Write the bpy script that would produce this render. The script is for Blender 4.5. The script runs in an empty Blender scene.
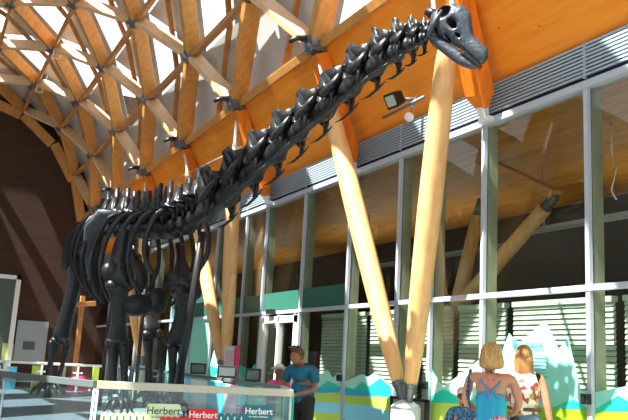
import bpy, bmesh, math, random
from mathutils import Vector, Matrix, noise
random.seed(7)
S = bpy.context.scene
COL = S.collection
# ------------------------------------------------------------------ camera, sky, sun, exposure
F = 776.0; CH = 1.37
def _n(v): return Vector(v).normalized()
UP = _n((218, 3930, -F)); AY = _n((-401, -131.5, -F)); AY = (AY - UP * AY.dot(UP)).normalized(); AX = AY.cross(UP)
ROT = Matrix((AX, AY, UP))                       # camera -> world
cd = bpy.data.cameras.new('camera'); cam = bpy.data.objects.new('camera', cd); COL.objects.link(cam)
cd.sensor_width = 36; cd.lens = F / 628 * 36; cd.clip_end = 300
cam.matrix_world = Matrix.Translation((0, 0, CH)) @ ROT.to_4x4()
S.camera = cam
S.view_settings.view_transform = 'Standard'; S.view_settings.look = 'None'
S.view_settings.exposure = -0.12; S.view_settings.gamma = 1
S.cycles.use_denoising = True
S.cycles.max_bounces = 8; S.cycles.transparent_max_bounces = 16
w = bpy.data.worlds.new('sky'); S.world = w; w.use_nodes = True
bg = w.node_tree.nodes['Background']; bg.inputs[0].default_value = (0.86, 0.93, 1.0, 1); bg.inputs[1].default_value = 2.2
sun = bpy.data.objects.new('sun', bpy.data.lights.new('sun', 'SUN')); COL.objects.link(sun)
sun.data.energy = 25.0; sun.data.angle = 0.009; sun.data.color = (1, 0.94, 0.84)
SUND = Vector((-0.54, -0.076, 0.84)).normalized()
sun.rotation_euler = SUND.to_track_quat('Z', 'Y').to_euler()

CP = Vector((0, 0, CH))
def ray(x, y): return ROT @ Vector((x - 314, -(y - 210), -F))
def onX(x, y, X): d = ray(x, y); return CP + d * (X / d.x)
def onY(x, y, Y): d = ray(x, y); return CP + d * (Y / d.y)
def onZ(x, y, Z): d = ray(x, y); return CP + d * ((Z - CH) / d.z)
def at(x, y, dep): return CP + ray(x, y) * (dep / F)
def px(p):
    c = ROT.transposed() @ (Vector(p) - CP)
    return (314 + F * c.x / -c.z, 210 - F * c.y / -c.z, -c.z)

# ------------------------------------------------------------------ materials
def mat(name, col, rough=0.6, metal=0.0, spec=0.5, coat=0.0):
    m = bpy.data.materials.new(name); m.use_nodes = True
    b = m.node_tree.nodes['Principled BSDF']
    b.inputs['Base Color'].default_value = (*col, 1); b.inputs['Roughness'].default_value = rough
    b.inputs['Metallic'].default_value = metal; b.inputs['Specular IOR Level'].default_value = spec
    b.inputs['Coat Weight'].default_value = coat
    return m
def ramp_mat(name, c1, c2, scale=(4, 4, 4), ntype='noise', rough=0.6, detail=4, nscale=1.0, bump=0.0, spec=0.5, lo=0.3, hi=0.7, c3=None):
    m = mat(name, c1, rough, spec=spec); nt = m.node_tree; N = nt.nodes; L = nt.links
    tc = N.new('ShaderNodeTexCoord'); mp = N.new('ShaderNodeMapping'); mp.inputs['Scale'].default_value = scale
    L.new(tc.outputs['Object'], mp.inputs['Vector'])
    if ntype == 'noise':
        t = N.new('ShaderNodeTexNoise'); t.inputs['Scale'].default_value = nscale; t.inputs['Detail'].default_value = detail; o = t.outputs['Fac']
    else:
        t = N.new('ShaderNodeTexVoronoi'); t.inputs['Scale'].default_value = nscale; o = t.outputs['Color']
    L.new(mp.outputs[0], t.inputs['Vector'])
    r = N.new('ShaderNodeValToRGB'); r.color_ramp.elements[0].color = (*c1, 1); r.color_ramp.elements[1].color = (*c2, 1)
    r.color_ramp.elements[0].position = lo; r.color_ramp.elements[1].position = hi
    if c3: e = r.color_ramp.elements.new((lo + hi) / 2); e.color = (*c3, 1)
    L.new(o, r.inputs[0]); L.new(r.outputs[0], N['Principled BSDF'].inputs['Base Color'])
    if bump:
        bp = N.new('ShaderNodeBump'); bp.inputs['Strength'].default_value = bump; bp.inputs['Distance'].default_value = 0.02
        L.new(o, bp.inputs['Height']); L.new(bp.outputs[0], N['Principled BSDF'].inputs['Normal'])
    return m
def glass_mat(name, tint, refl=0.08, rough=0.0, haze=0.0):
    m = bpy.data.materials.new(name); m.use_nodes = True; nt = m.node_tree; nt.nodes.clear(); N = nt.nodes; L = nt.links
    o = N.new('ShaderNodeOutputMaterial'); mx = N.new('ShaderNodeMixShader'); t = N.new('ShaderNodeBsdfTransparent'); g = N.new('ShaderNodeBsdfGlossy')
    t.inputs[0].default_value = (*tint, 1); g.inputs['Roughness'].default_value = rough
    fr = N.new('ShaderNodeLayerWeight'); fr.inputs[0].default_value = 0.5
    pw = N.new('ShaderNodeMath'); pw.operation = 'POWER'; pw.inputs[1].default_value = 4.0; L.new(fr.outputs['Facing'], pw.inputs[0])
    ma = N.new('ShaderNodeMath'); ma.operation = 'MULTIPLY_ADD'; ma.inputs[1].default_value = 0.35; ma.inputs[2].default_value = refl; ma.use_clamp = True
    L.new(pw.outputs[0], ma.inputs[0]); L.new(ma.outputs[0], mx.inputs[0]); L.new(t.outputs[0], mx.inputs[1]); L.new(g.outputs[0], mx.inputs[2])
    last = mx
    if haze:
        d = N.new('ShaderNodeBsdfDiffuse'); d.inputs[0].default_value = (0.75, 0.85, 0.82, 1); m2 = N.new('ShaderNodeMixShader'); m2.inputs[0].default_value = haze
        L.new(mx.outputs[0], m2.inputs[1]); L.new(d.outputs[0], m2.inputs[2]); last = m2
    L.new(last.outputs[0], o.inputs[0]); return m
def film_mat(name, col, alpha=0.85, rough=0.4):
    m = mat(name, col, rough); m.node_tree.nodes['Principled BSDF'].inputs['Alpha'].default_value = alpha
    return m
def wood_mat(name, c1, c2, c3, axis=1, rough=0.5, knots=True):
    # grain stretched along one axis, board joints, small knots
    m = mat(name, c1, rough, spec=0.35); nt = m.node_tree; N = nt.nodes; L = nt.links
    tc = N.new('ShaderNodeTexCoord'); mp = N.new('ShaderNodeMapping'); sc = [7, 7, 7]; sc[axis] = 0.6; mp.inputs['Scale'].default_value = sc
    L.new(tc.outputs['Object'], mp.inputs['Vector'])
    t = N.new('ShaderNodeTexNoise'); t.inputs['Scale'].default_value = 1.6; t.inputs['Detail'].default_value = 5; t.inputs['Distortion'].default_value = 0.4
    L.new(mp.outputs[0], t.inputs['Vector'])
    r = N.new('ShaderNodeValToRGB'); r.color_ramp.elements[0].color = (*c2, 1); r.color_ramp.elements[1].color = (*c1, 1)
    r.color_ramp.elements[0].position = 0.34; r.color_ramp.elements[1].position = 0.62
    L.new(t.outputs['Fac'], r.inputs[0]); out = r.outputs[0]
    if knots:
        m2 = N.new('ShaderNodeMapping'); s2 = [3.2, 3.2, 3.2]; s2[axis] = 2.2; m2.inputs['Scale'].default_value = s2
        L.new(tc.outputs['Object'], m2.inputs['Vector'])
        v = N.new('ShaderNodeTexVoronoi'); v.inputs['Scale'].default_value = 1.5; L.new(m2.outputs[0], v.inputs['Vector'])
        k = N.new('ShaderNodeValToRGB'); k.color_ramp.elements[0].color = (1, 1, 1, 1); k.color_ramp.elements[0].position = 0.03
        k.color_ramp.elements[1].color = (0, 0, 0, 1); k.color_ramp.elements[1].position = 0.075
        L.new(v.outputs['Distance'], k.inputs[0])
        mx = N.new('ShaderNodeMixRGB'); mx.inputs[2].default_value = (*c3, 1); L.new(k.outputs[0], mx.inputs[0]); L.new(out, mx.inputs[1]); out = mx.outputs[0]
    L.new(out, N['Principled BSDF'].inputs['Base Color']); return m

M = {}
M['panel'] = wood_mat('spruce_cladding', (0.88, 0.30, 0.025), (0.80, 0.24, 0.015), (0.30, 0.08, 0.015))
M['strut'] = wood_mat('orange_glulam', (0.82, 0.22, 0.012), (0.66, 0.15, 0.008), (0.3, 0.1, 0.02), axis=2, knots=False)
M['column'] = wood_mat('pale_glulam', (0.83, 0.50, 0.22), (0.72, 0.39, 0.15), (0.45, 0.18, 0.06), axis=2)
M['beamA'] = wood_mat('glulam_beam', (0.62, 0.30, 0.08), (0.52, 0.23, 0.055), (0.3, 0.1, 0.03), axis=2, knots=False)
M['beamB'] = wood_mat('glulam_beam_sunlit', (0.74, 0.50, 0.28), (0.66, 0.42, 0.22), (0.3, 0.1, 0.03), axis=2, knots=False)  # same glulam made paler, sunlight on these beams put into the colour
M['beamC'] = wood_mat('glulam_purlin', (0.56, 0.27, 0.09), (0.42, 0.19, 0.06), (0.3, 0.1, 0.03), axis=1, knots=False)
M['shell'] = ramp_mat('white_roof_board', (0.50, 0.51, 0.49), (0.56, 0.57, 0.55), nscale=1.0, scale=(1, 1, 1))
M['steel'] = mat('grey_steel', (0.17, 0.18, 0.20), 0.45, 0.6)
M['alu'] = mat('white_aluminium', (0.44, 0.50, 0.57), 0.4, 0.1)
M['louvre'] = mat('louvre_aluminium', (0.36, 0.45, 0.52), 0.45, 0.2)
M['silver'] = mat('silver_paint', (0.80, 0.82, 0.84), 0.35, 0.3)
M['fin'] = ramp_mat('green_tinted_fin', (0.25, 0.27, 0.20), (0.33, 0.35, 0.26), nscale=0.6)
M['black'] = mat('black_plastic', (0.012, 0.012, 0.014), 0.4)
M['bone'] = ramp_mat('black_bone_resin', (0.004, 0.0045, 0.0055), (0.016, 0.018, 0.022), nscale=6, rough=0.35, bump=0.5, spec=0.42)
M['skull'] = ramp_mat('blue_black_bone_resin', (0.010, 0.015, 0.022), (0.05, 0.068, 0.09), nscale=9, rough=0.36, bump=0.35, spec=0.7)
M['bonein'] = mat('bone_hollow', (0.004, 0.004, 0.005), 0.9)  # near-black matte, shade of the skull openings put into colour; teeth share it
M['glass'] = glass_mat('window_glass', (0.90, 0.93, 0.88), 0.025)
M['skyglass'] = glass_mat('skylight_glass', (0.97, 0.98, 1.0), 0.0)
M['bglass'] = glass_mat('balustrade_glass', (0.74, 0.88, 0.86), 0.04, haze=0.02)
M['bglassdark'] = glass_mat('balustrade_glass_tinted', (0.62, 0.70, 0.72), 0.03, haze=0.015)
M['mint'] = film_mat('mint_vinyl', (0.28, 0.78, 0.66), 0.92)
M['palemint'] = film_mat('pale_mint_vinyl', (0.42, 0.82, 0.72), 0.9)
M['teal'] = film_mat('teal_vinyl', (0.015, 0.60, 0.42), 0.96)
M['green'] = film_mat('green_vinyl', (0.26, 0.50, 0.015), 0.96)
M['lime'] = film_mat('lime_vinyl', (0.45, 0.66, 0.10), 0.96)
M['blue'] = film_mat('blue_vinyl', (0.02, 0.42, 0.72), 0.96)
M['ltblue'] = film_mat('pale_blue_vinyl', (0.25, 0.72, 0.90), 0.96)
M['film'] = film_mat('green_window_film', (0.03, 0.16, 0.12), 0.78)
M['ink'] = mat('dark_teal_ink', (0.01, 0.22, 0.24), 0.5)
M['inkgrey'] = mat('grey_ink', (0.16, 0.42, 0.42), 0.5)
M['white'] = mat('white_paint', (0.80, 0.82, 0.80), 0.5)
M['slat'] = mat('blind_slat', (0.50, 0.60, 0.54), 0.45)
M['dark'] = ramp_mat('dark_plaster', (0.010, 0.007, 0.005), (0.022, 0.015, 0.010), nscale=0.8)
M['intwood'] = wood_mat('inner_timber_ceiling', (0.50, 0.22, 0.035), (0.32, 0.13, 0.02), (0.2, 0.08, 0.02))
M['floor'] = ramp_mat('pale_stone_floor', (0.46, 0.44, 0.40), (0.54, 0.52, 0.48), nscale=0.7, rough=0.35)
M['deck'] = ramp_mat('grey_exhibit_floor', (0.20, 0.25, 0.29), (0.25, 0.30, 0.34), nscale=1.2, rough=0.3)
M['rail'] = mat('cream_handrail', (0.48, 0.48, 0.38), 0.4)
M['greyrail'] = mat('grey_handrail', (0.10, 0.13, 0.13), 0.4)
M['cream'] = mat('cream_card', (0.62, 0.74, 0.46), 0.6)
M['red'] = mat('red_card', (0.66, 0.015, 0.04), 0.6)
M['tealcard'] = mat('teal_card', (0.006, 0.16, 0.20), 0.6)
M['pink'] = mat('pink_panel', (0.85, 0.22, 0.42), 0.5)
M['palepink'] = mat('pale_pink_panel', (0.80, 0.55, 0.62), 0.5)
M['magenta'] = mat('magenta_plastic', (0.62, 0.02, 0.14), 0.5)
M['cyan'] = mat('cyan_panel', (0.08, 0.55, 0.78), 0.5)
M['beige'] = mat('beige_panel', (0.60, 0.55, 0.36), 0.5)
M['skin'] = ramp_mat('skin', (0.46, 0.20, 0.11), (0.53, 0.25, 0.15), nscale=6, rough=0.5)
M['skindark'] = ramp_mat('tanned_skin', (0.24, 0.10, 0.05), (0.30, 0.13, 0.07), nscale=6, rough=0.5)
M['blonde'] = ramp_mat('blonde_hair', (0.30, 0.15, 0.04), (0.58, 0.36, 0.13), scale=(22, 22, 2), nscale=2, rough=0.4, bump=0.4)
M['auburn'] = ramp_mat('strawberry_hair', (0.18, 0.08, 0.02), (0.42, 0.21, 0.07), scale=(22, 22, 2), nscale=2, rough=0.4, bump=0.4)
M['brown'] = ramp_mat('brown_hair', (0.05, 0.02, 0.01), (0.12, 0.05, 0.02), scale=(20, 20, 3), nscale=2, rough=0.5)
M['bluetop'] = ramp_mat('turquoise_cotton', (0.01, 0.27, 0.50), (0.02, 0.38, 0.62), scale=(14, 14, 1.5), nscale=1.5, rough=0.8, bump=0.3)
M['strap'] = mat('grey_blue_strap', (0.10, 0.25, 0.42), 0.8)
M['polo'] = ramp_mat('petrol_cotton', (0.004, 0.09, 0.17), (0.008, 0.14, 0.24), nscale=4, rough=0.8)
M['denim'] = ramp_mat('blue_denim', (0.10, 0.18, 0.28), (0.18, 0.28, 0.40), nscale=22, rough=0.85)
M['shorts'] = ramp_mat('black_cotton', (0.01, 0.01, 0.012), (0.022, 0.022, 0.025), nscale=8, rough=0.85)
M['pinkskirt'] = ramp_mat('pink_print', (0.75, 0.02, 0.22), (0.85, 0.60, 0.65), ntype='vor', nscale=22, rough=0.8, lo=0.45, hi=0.55)
M['pinktop'] = mat('pink_cotton', (0.75, 0.08, 0.28), 0.8)
M['whitecap'] = mat('white_cotton', (0.72, 0.64, 0.60), 0.8)
M['navyprint'] = ramp_mat('navy_print', (0.01, 0.02, 0.07), (0.08, 0.25, 0.45), ntype='vor', nscale=26, rough=0.8, lo=0.4, hi=0.6)
def floral():
    m = mat('floral_print', (0.75, 0.7, 0.65), 0.8); nt = m.node_tree; N = nt.nodes; L = nt.links
    tc = N.new('ShaderNodeTexCoord'); v = N.new('ShaderNodeTexVoronoi'); v.inputs['Scale'].default_value = 22
    L.new(tc.outputs['Object'], v.inputs['Vector']); sp = N.new('ShaderNodeSeparateColor'); L.new(v.outputs['Color'], sp.inputs[0])
    r = N.new('ShaderNodeValToRGB'); r.color_ramp.interpolation = 'CONSTANT'; e = r.color_ramp.elements
    e[0].color = (0.80, 0.74, 0.68, 1); e[0].position = 0; e[1].color = (0.45, 0.05, 0.05, 1); e[1].position = 0.52
    a = e.new(0.66); a.color = (0.70, 0.32, 0.26, 1); b = e.new(0.78); b.color = (0.12, 0.10, 0.12, 1); c = e.new(0.86); c.color = (0.30, 0.36, 0.12, 1); d = e.new(0.92); d.color = (0.8, 0.75, 0.7, 1)
    L.new(sp.outputs[0], r.inputs[0]); L.new(r.outputs[0], N['Principled BSDF'].inputs['Base Color']); return m
M['floral'] = floral()
def brick():
    m = mat('dark_brick', (0.1, 0.05, 0.03), 0.85); nt = m.node_tree; N = nt.nodes; L = nt.links
    tc = N.new('ShaderNodeTexCoord'); sx = N.new('ShaderNodeSeparateXYZ'); cx = N.new('ShaderNodeCombineXYZ')
    L.new(tc.outputs['Object'], sx.inputs[0]); L.new(sx.outputs['X'], cx.inputs['X']); L.new(sx.outputs['Z'], cx.inputs['Y'])
    b = N.new('ShaderNodeTexBrick'); b.inputs['Scale'].default_value = 1.0; b.inputs['Brick Width'].default_value = 0.45; b.inputs['Row Height'].default_value = 0.15; b.inputs['Mortar Size'].default_value = 0.018
    b.inputs['Color1'].default_value = (0.062, 0.023, 0.010, 1); b.inputs['Color2'].default_value = (0.042, 0.016, 0.008, 1); b.inputs['Mortar'].default_value = (0.035, 0.018, 0.010, 1)
    L.new(cx.outputs[0], b.inputs['Vector']); L.new(b.outputs['Color'], N['Principled BSDF'].inputs['Base Color']); return m
M['brick'] = brick()

# ------------------------------------------------------------------ mesh helpers
WL = {}
class MB:
    def __init__(s): s.v = []; s.f = []; s.sm = []
    def add(s, vs, fs, smooth=False):
        o = len(s.v); s.v += [Vector(v) for v in vs]; s.f += [tuple(i + o for i in f) for f in fs]; s.sm += [smooth] * len(fs); return s
    def box(s, a, b):
        x0, y0, z0 = a; x1, y1, z1 = b
        return s.add([(x0,y0,z0),(x1,y0,z0),(x1,y1,z0),(x0,y1,z0),(x0,y0,z1),(x1,y0,z1),(x1,y1,z1),(x0,y1,z1)],
                     [(0,3,2,1),(4,5,6,7),(0,1,5,4),(1,2,6,5),(2,3,7,6),(3,0,4,7)])
    def beam(s, p, q, w, h, up, w2=None, h2=None, c=0.0):
        # rectangular bar, w across, h along the up-ish normal, small chamfer c
        p = Vector(p); q = Vector(q); d = (q - p).normalized(); up = Vector(up); u = (up - d * up.dot(d)).normalized(); r = d.cross(u)
        w2 = w2 or w; h2 = h2 or h; c = c or min(w, h) * 0.08
        vs = []
        for o, W, H in ((p, w, h), (q, w2, h2)):
            for a, b in ((-W/2+c,-H/2),(W/2-c,-H/2),(W/2,-H/2+c),(W/2,H/2-c),(W/2-c,H/2),(-W/2+c,H/2),(-W/2,H/2-c),(-W/2,-H/2+c)):
                vs.append(o + r * a + u * b)
        fs = [(i, (i+1) % 8, 8 + (i+1) % 8, 8 + i) for i in range(8)] + [tuple(range(7, -1, -1)), tuple(range(8, 16))]
        return s.add(vs, fs)
    def tube(s, pts, rad, n=8, flat=1.0, ref=(0, 0, 1), smooth=True):
        pts = [Vector(p) for p in pts]
        if not hasattr(rad, '__len__'): rad = [rad] * len(pts)
        vs = []; ref = Vector(ref)
        for i, p in enumerate(pts):
            d = (pts[min(i+1, len(pts)-1)] - pts[max(i-1, 0)]).normalized()
            u = ref - d * ref.dot(d)
            if u.length < 1e-3: u = Vector((1, 0, 0)) - d * d.x
            u.normalize(); r = d.cross(u); R = rad[i]
            ra, rb = (R if hasattr(R, '__len__') else (R, R * flat))
            for k in range(n):
                a = 2 * math.pi * k / n; vs.append(p + r * ra * math.cos(a) + u * rb * math.sin(a))
        m = len(pts); fs = [(i*n+k, i*n+(k+1) % n, (i+1)*n+(k+1) % n, (i+1)*n+k) for i in range(m-1) for k in range(n)]
        fs += [tuple(range(n-1, -1, -1)), tuple((m-1)*n+k for k in range(n))]
        return s.add(vs, fs, smooth)
    def ball(s, c, r, n=10, m=7, ax=None):
        c = Vector(c); r = Vector(r) if hasattr(r, '__len__') else Vector((r, r, r)); ax = ax or Matrix.Identity(3)
        vs = [c + ax @ Vector((0, 0, r.z))]
        for i in range(1, m):
            t = math.pi * i / m
            for k in range(n):
                a = 2 * math.pi * k / n; vs.append(c + ax @ Vector((r.x*math.sin(t)*math.cos(a), r.y*math.sin(t)*math.sin(a), r.z*math.cos(t))))
        vs.append(c + ax @ Vector((0, 0, -r.z))); L = len(vs) - 1
        fs = [(0, 1+k, 1+(k+1) % n) for k in range(n)]
        fs += [(1+(i-1)*n+k, 1+i*n+k, 1+i*n+(k+1) % n, 1+(i-1)*n+(k+1) % n) for i in range(1, m-1) for k in range(n)]
        fs += [(L, 1+(m-2)*n+(k+1) % n, 1+(m-2)*n+k) for k in range(n)]
        return s.add(vs, fs, True)
    def prism(s, poly, off, smooth=False):
        # polygon (3d points, any order of winding) swept by vector off
        poly = [Vector(p) for p in poly]; off = Vector(off); n = len(poly)
        return s.add(poly + [p + off for p in poly], [tuple(range(n-1, -1, -1)), tuple(range(n, 2*n))] + [(i, (i+1) % n, n+(i+1) % n, n+i) for i in range(n)], smooth)
    def build(s, name, m, parent=None, loc=None):
        o0 = WL.get(parent.name, Vector((0, 0, 0))) if parent else Vector((0, 0, 0))
        if parent is None and loc is not None: o0 = Vector(loc)
        me = bpy.data.meshes.new(name); me.from_pydata([v - o0 for v in s.v], [], s.f); me.update()
        bm = bmesh.new(); bm.from_mesh(me); bmesh.ops.recalc_face_normals(bm, faces=bm.faces); bm.to_mesh(me); bm.free()
        for p, k in zip(me.polygons, s.sm): p.use_smooth = k
        me.materials.append(m); o = bpy.data.objects.new(name, me); COL.objects.link(o)
        if parent: o.parent = parent; WL[o.name] = o0
        elif loc is not None: o.location = o0; WL[o.name] = o0
        return o
def tag(o, label=None, cat=None, group=None, kind=None):
    if label: o['label'] = label
    if cat: o['category'] = cat
    if group: o['group'] = group
    if kind: o['kind'] = kind
    return o
def empty(name, loc, label=None, cat=None, group=None, kind=None):
    o = bpy.data.objects.new(name, None); COL.objects.link(o); o.location = loc; o.empty_display_size = 0.2; WL[o.name] = Vector(loc)
    return tag(o, label, cat, group, kind)
def text_obj(name, body, size, origin, right, up, m, parent, ext=0.002, align='CENTER'):
    cu = bpy.data.curves.new(name, 'FONT'); cu.body = body; cu.size = size; cu.extrude = ext; cu.align_x = align; cu.offset = size * 0.012
    t = bpy.data.objects.new(name, cu); COL.objects.link(t)
    dg = bpy.context.evaluated_depsgraph_get(); me = bpy.data.meshes.new_from_object(t.evaluated_get(dg)); bpy.data.objects.remove(t)
    right = Vector(right).normalized(); up = Vector(up).normalized(); nn = right.cross(up); R = Matrix((right, up, nn)).transposed().to_4x4()
    o0 = WL.get(parent.name, Vector((0, 0, 0)))
    me.transform(Matrix.Translation(Vector(origin) - o0) @ R); me.materials.clear(); me.materials.append(m)
    o = bpy.data.objects.new(name, me); COL.objects.link(o); o.parent = parent; WL[o.name] = o0; return o

# ------------------------------------------------------------------ hall shell
XF = 6.0; YEND = 29.6
Z_TR = CH + 0.1495 * 6; Z_RL = CH + 0.504 * 6; Z_LT = 4.90; X_E = 5.08; Z_E = 6.30
tag(MB().box((-8, -8, -0.2), (XF, YEND, 0)).build('floor', M['floor']), kind='structure')
# end wall of brick with the vault's outline
ROWS = [(5.08, 6.33), (4.60, 7.82), (3.70, 9.09), (2.50, 9.98), (1.12, 10.35), (-0.52, 10.35), (-1.90, 9.98), (-3.10, 9.09), (-4.0, 7.82), (-4.48, 6.33)]
SP = 3.46; Y0 = 6.98
tag(MB().box((-8, YEND, 0), (14, YEND + 0.3, 11.3)).build('wall_end', M['brick']), kind='structure')
tag(MB().box((-5.0, -8, 0), (-4.8, YEND, 6.4)).build('wall_left', M['white']), kind='structure')
ceil = empty('ceiling', (0, 0, 6.3), kind='structure')
def nrm(r):
    a = ROWS[max(0, min(r, 9) - 1)]; b = ROWS[min(9, max(r, 0) + 1)]; d = Vector((b[0]-a[0], 0, b[1]-a[1])).normalized(); return Vector((-d.z, 0, d.x)) * -1
def node(r, k, off=0.0):
    x, z = ROWS[r]; return Vector((x, Y0 + SP * k, z)) + nrm(r) * off
# check outward direction
OUT = 1 if (nrm(2).x > 0) else -1
def nd(r, k, off=0.0): return node(r, k, off * OUT)
SH = 0.34
shell = MB(); sky = MB(); purlin_list = []
for r in range(0, 9):
    ks = [j + (r % 2) * 0.5 for j in range(-5, 8)]
    for k in ks:
        P = nd(r, k, SH); PC = nd(r, k-1, SH); PA = nd(r+1, k-0.5, SH); PB = nd(r+1, k+0.5, SH)
        sun_gap = r == 4 and k in (-1, 0)  # unseen crown panels made all glass to let sun onto the neck
        glz = (r >= 1 and r <= 7 and k < {1: 5, 2: 5.2, 3: 6}.get(r, 9)) or (r == 0 and k <= 1)
        (sky if sun_gap else shell).prism([P, PA, PB], (0, 0, 0.02))
        if glz:
            m1 = (PC + PA) / 2; m2 = (P + PC) / 2
            shell.prism([PC, m1, m2], (0, 0, 0.03))
            sky.prism([P, PA, m1, m2], (0, 0, 0.02))
        else: shell.prism([P, PC, PA], (0, 0, 0.03))
        o = 0.22
        purlin_list.append((nd(r, k-0.5, o), (nd(r, k-1, o) + nd(r+1, k-0.5, o)) / 2, r, k))
        purlin_list.append((nd(r+1, k, o), (nd(r, k, o) + nd(r+1, k+0.5, o)) / 2, r, k))
shell.build('roof_board', M['shell'], ceil)
sky.build('skylight_pane', M['skyglass'], ceil)
def inview(p, mrg=60):
    a = px(p); return a[2] > 1 and -mrg < a[0] < 628 + mrg and -mrg < a[1] < 480
def beam_part(name, p, q, w, h, m, r, w2=None):
    n_ = nrm(r) * OUT; MB().beam(p, q, w, h, n_, w2, None).build(name, m, ceil)
nodes_done = set()
for r in range(0, 6):
    for j in range(-3, 8):
        k = j + (r % 2) * 0.5
        if Y0 + SP * k > YEND + 0.4: continue
        a = nd(r, k)
        for name, q, w_, h_, m in (('diagonal_beam', nd(r+1, k-0.5), 0.17, 0.34, M['beamA']), ('cross_beam', nd(r+1, k+0.5), 0.13, 0.32, M['beamB'])):
            if q.y > YEND + 0.2 or r == 5: continue
            if inview(a) or inview(q):
                d = (q - a).normalized(); beam_part(name, a + d*0.14, q - d*0.14, w_, h_, m, r)
        c = nd(r, k-1)
        if inview(a) or inview(c):
            if r > 0: beam_part('ring_beam', a, c, 0.09, 0.22, M['beamC'], r)
for p, q, r, k in purlin_list:
    if r < 5 and p.y < YEND and q.y < YEND and (inview(p, 10) or inview(q, 10)): MB().beam(p, q, 0.06, 0.12, nrm(r), c=0.01).build('purlin', M['beamC'], ceil)
for r in range(0, 5):
    for j in range(-3, 8):
        k = j + (r % 2) * 0.5; a = nd(r, k)
        if a.y > YEND or not inview(a, 20): continue
        n_ = nrm(r) * OUT; c = a - n_ * 0.12
        mb = MB().tube([c - n_*0.08, c - n_*0.05, c + n_*0.16], [0.07, 0.12, 0.12], 10)
        for dq in (nd(r+1, k-0.5), nd(r+1, k+0.5)) if r < 5 else ():
            d = (dq - a).normalized(); mb.beam(c, c + d * 0.20, 0.09, 0.14, n_)
        for s_ in (-1, 1): mb.beam(c, c + Vector((0, s_ * 0.18, 0)), 0.09, 0.12, n_)
        mb.build('steel_node', M['steel'], ceil)
# eave beam and timber fascia
mb = MB().beam((X_E + 0.02, -8, Z_E + 0.02), (X_E + 0.02, YEND, Z_E + 0.02), 0.09, 0.14, (-0.45, 0, 0.9)); mb.build('eave_beam', M['beamA'], ceil)
fas = MB().prism([(X_E + 0.10, -8, Z_E), (XF + 0.05, -8, Z_LT), (XF + 0.05, YEND, Z_LT), (X_E + 0.10, YEND, Z_E)], (0.12, 0, 0.08))
tag(fas.build('wall_right', M['panel']), kind='structure')
# arch beams against the end wall
mb = MB()
for r in range(0, 9):
    a = ROWS[r]; b = ROWS[r+1]; mb.beam((a[0]-.1, YEND-0.15, a[1]-0.25), (b[0], YEND-0.15, b[1]-0.25), 0.26, 0.32, nrm(r))
mb.build('arch_beam', M['beamA'], ceil)

# ------------------------------------------------------------------ glass facade
YM = [-4.0, 0.6, 2.3, 4.07, 0.957*6, 1.2355*6, 1.4127*6, 1.5495*6, 1.791*6, 2.0695*6, 2.36*6, 2.5377*6, 17.0, 18.5, 20.2, 22.0, 23.8, 25.6, 27.4, YEND]
tag(MB().box((XF - 0.03, -4, Z_TR - 0.03), (XF + 0.05, YEND, Z_TR + 0.03)).build('trim_1', M['alu']), kind='structure')
tag(MB().box((XF - 0.04, -4, Z_RL - 0.01), (XF + 0.10, YEND, Z_RL + 0.07)).build('trim_2', M['alu']), kind='structure')
lv = MB()
n_l = 9
for i in range(n_l):
    z = Z_RL + 0.13 + i * (Z_LT - Z_RL - 0.12) / n_l
    if True: lv.box((XF - 0.02, -4, z), (XF + 0.0, YEND, z + 0.024))
    else: lv.add([(XF - 0.02, -4, z), (XF - 0.02, YEND, z), (XF + 0.05, YEND, z + 0.035), (XF + 0.05, -4, z + 0.035), (XF - 0.02, -4, z + 0.014), (XF - 0.02, YEND, z + 0.014), (XF + 0.05, YEND, z + 0.049), (XF + 0.05, -4, z + 0.049)],
           [(0,1,2,3),(4,7,6,5),(0,4,5,1),(3,2,6,7),(0,3,7,4),(1,5,6,2)])
lvo = tag(lv.build('trim_3', M['louvre']), kind='structure')
for y in YM[1:-1]: MB().box((XF - 0.03, y - 0.012, Z_RL + 0.1), (XF + 0.0, y + 0.012, Z_LT)).build('louvre_post', M['louvre'], lvo)
MB().box((XF + 0.035, -4, Z_RL), (XF + 0.09, YEND, Z_LT + .05)).build('louvre_shade_backing', mat('louvre_gap_shade', (0.03, 0.045, 0.06), 0.7), lvo)  # dark sheet standing in for the shade between the louvre slats
DOOR_Y = (2.0695*6, 2.36*6)
for i in range(len(YM) - 1):
    y0, y1 = YM[i], YM[i+1]
    wn = empty('window_%d' % (i + 1), (XF, y1, 0), kind='structure')
    if i >= 1 or True:
        MB().box((XF - 0.02, y0 - 0.026, 0), (XF + 0.03, y0 + 0.026, Z_RL)).build('mullion', M['alu'], wn)
        MB().box((XF + 0.05, y0 - 0.02, 0), (XF + 0.20, y0 + 0.02, Z_RL)).build('fin', M['fin'], wn)
    MB().box((XF + 0.03, y0 + 0.03, Z_TR + 0.05), (XF + 0.042, y1 - 0.03, Z_RL)).build('upper_pane', M['glass'], wn)
    if abs(y0 - DOOR_Y[0]) > 0.01: MB().box((XF + 0.03, y0 + 0.03, 0.05), (XF + 0.042, y1 - 0.03, Z_TR - 0.05)).build('lower_pane', M['glass'], wn)
    MB().box((XF + 0.0, y0 + 0.03, 0), (XF + 0.06, y1 - 0.03, 0.06)).build('sill', M['alu'], wn)
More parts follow.
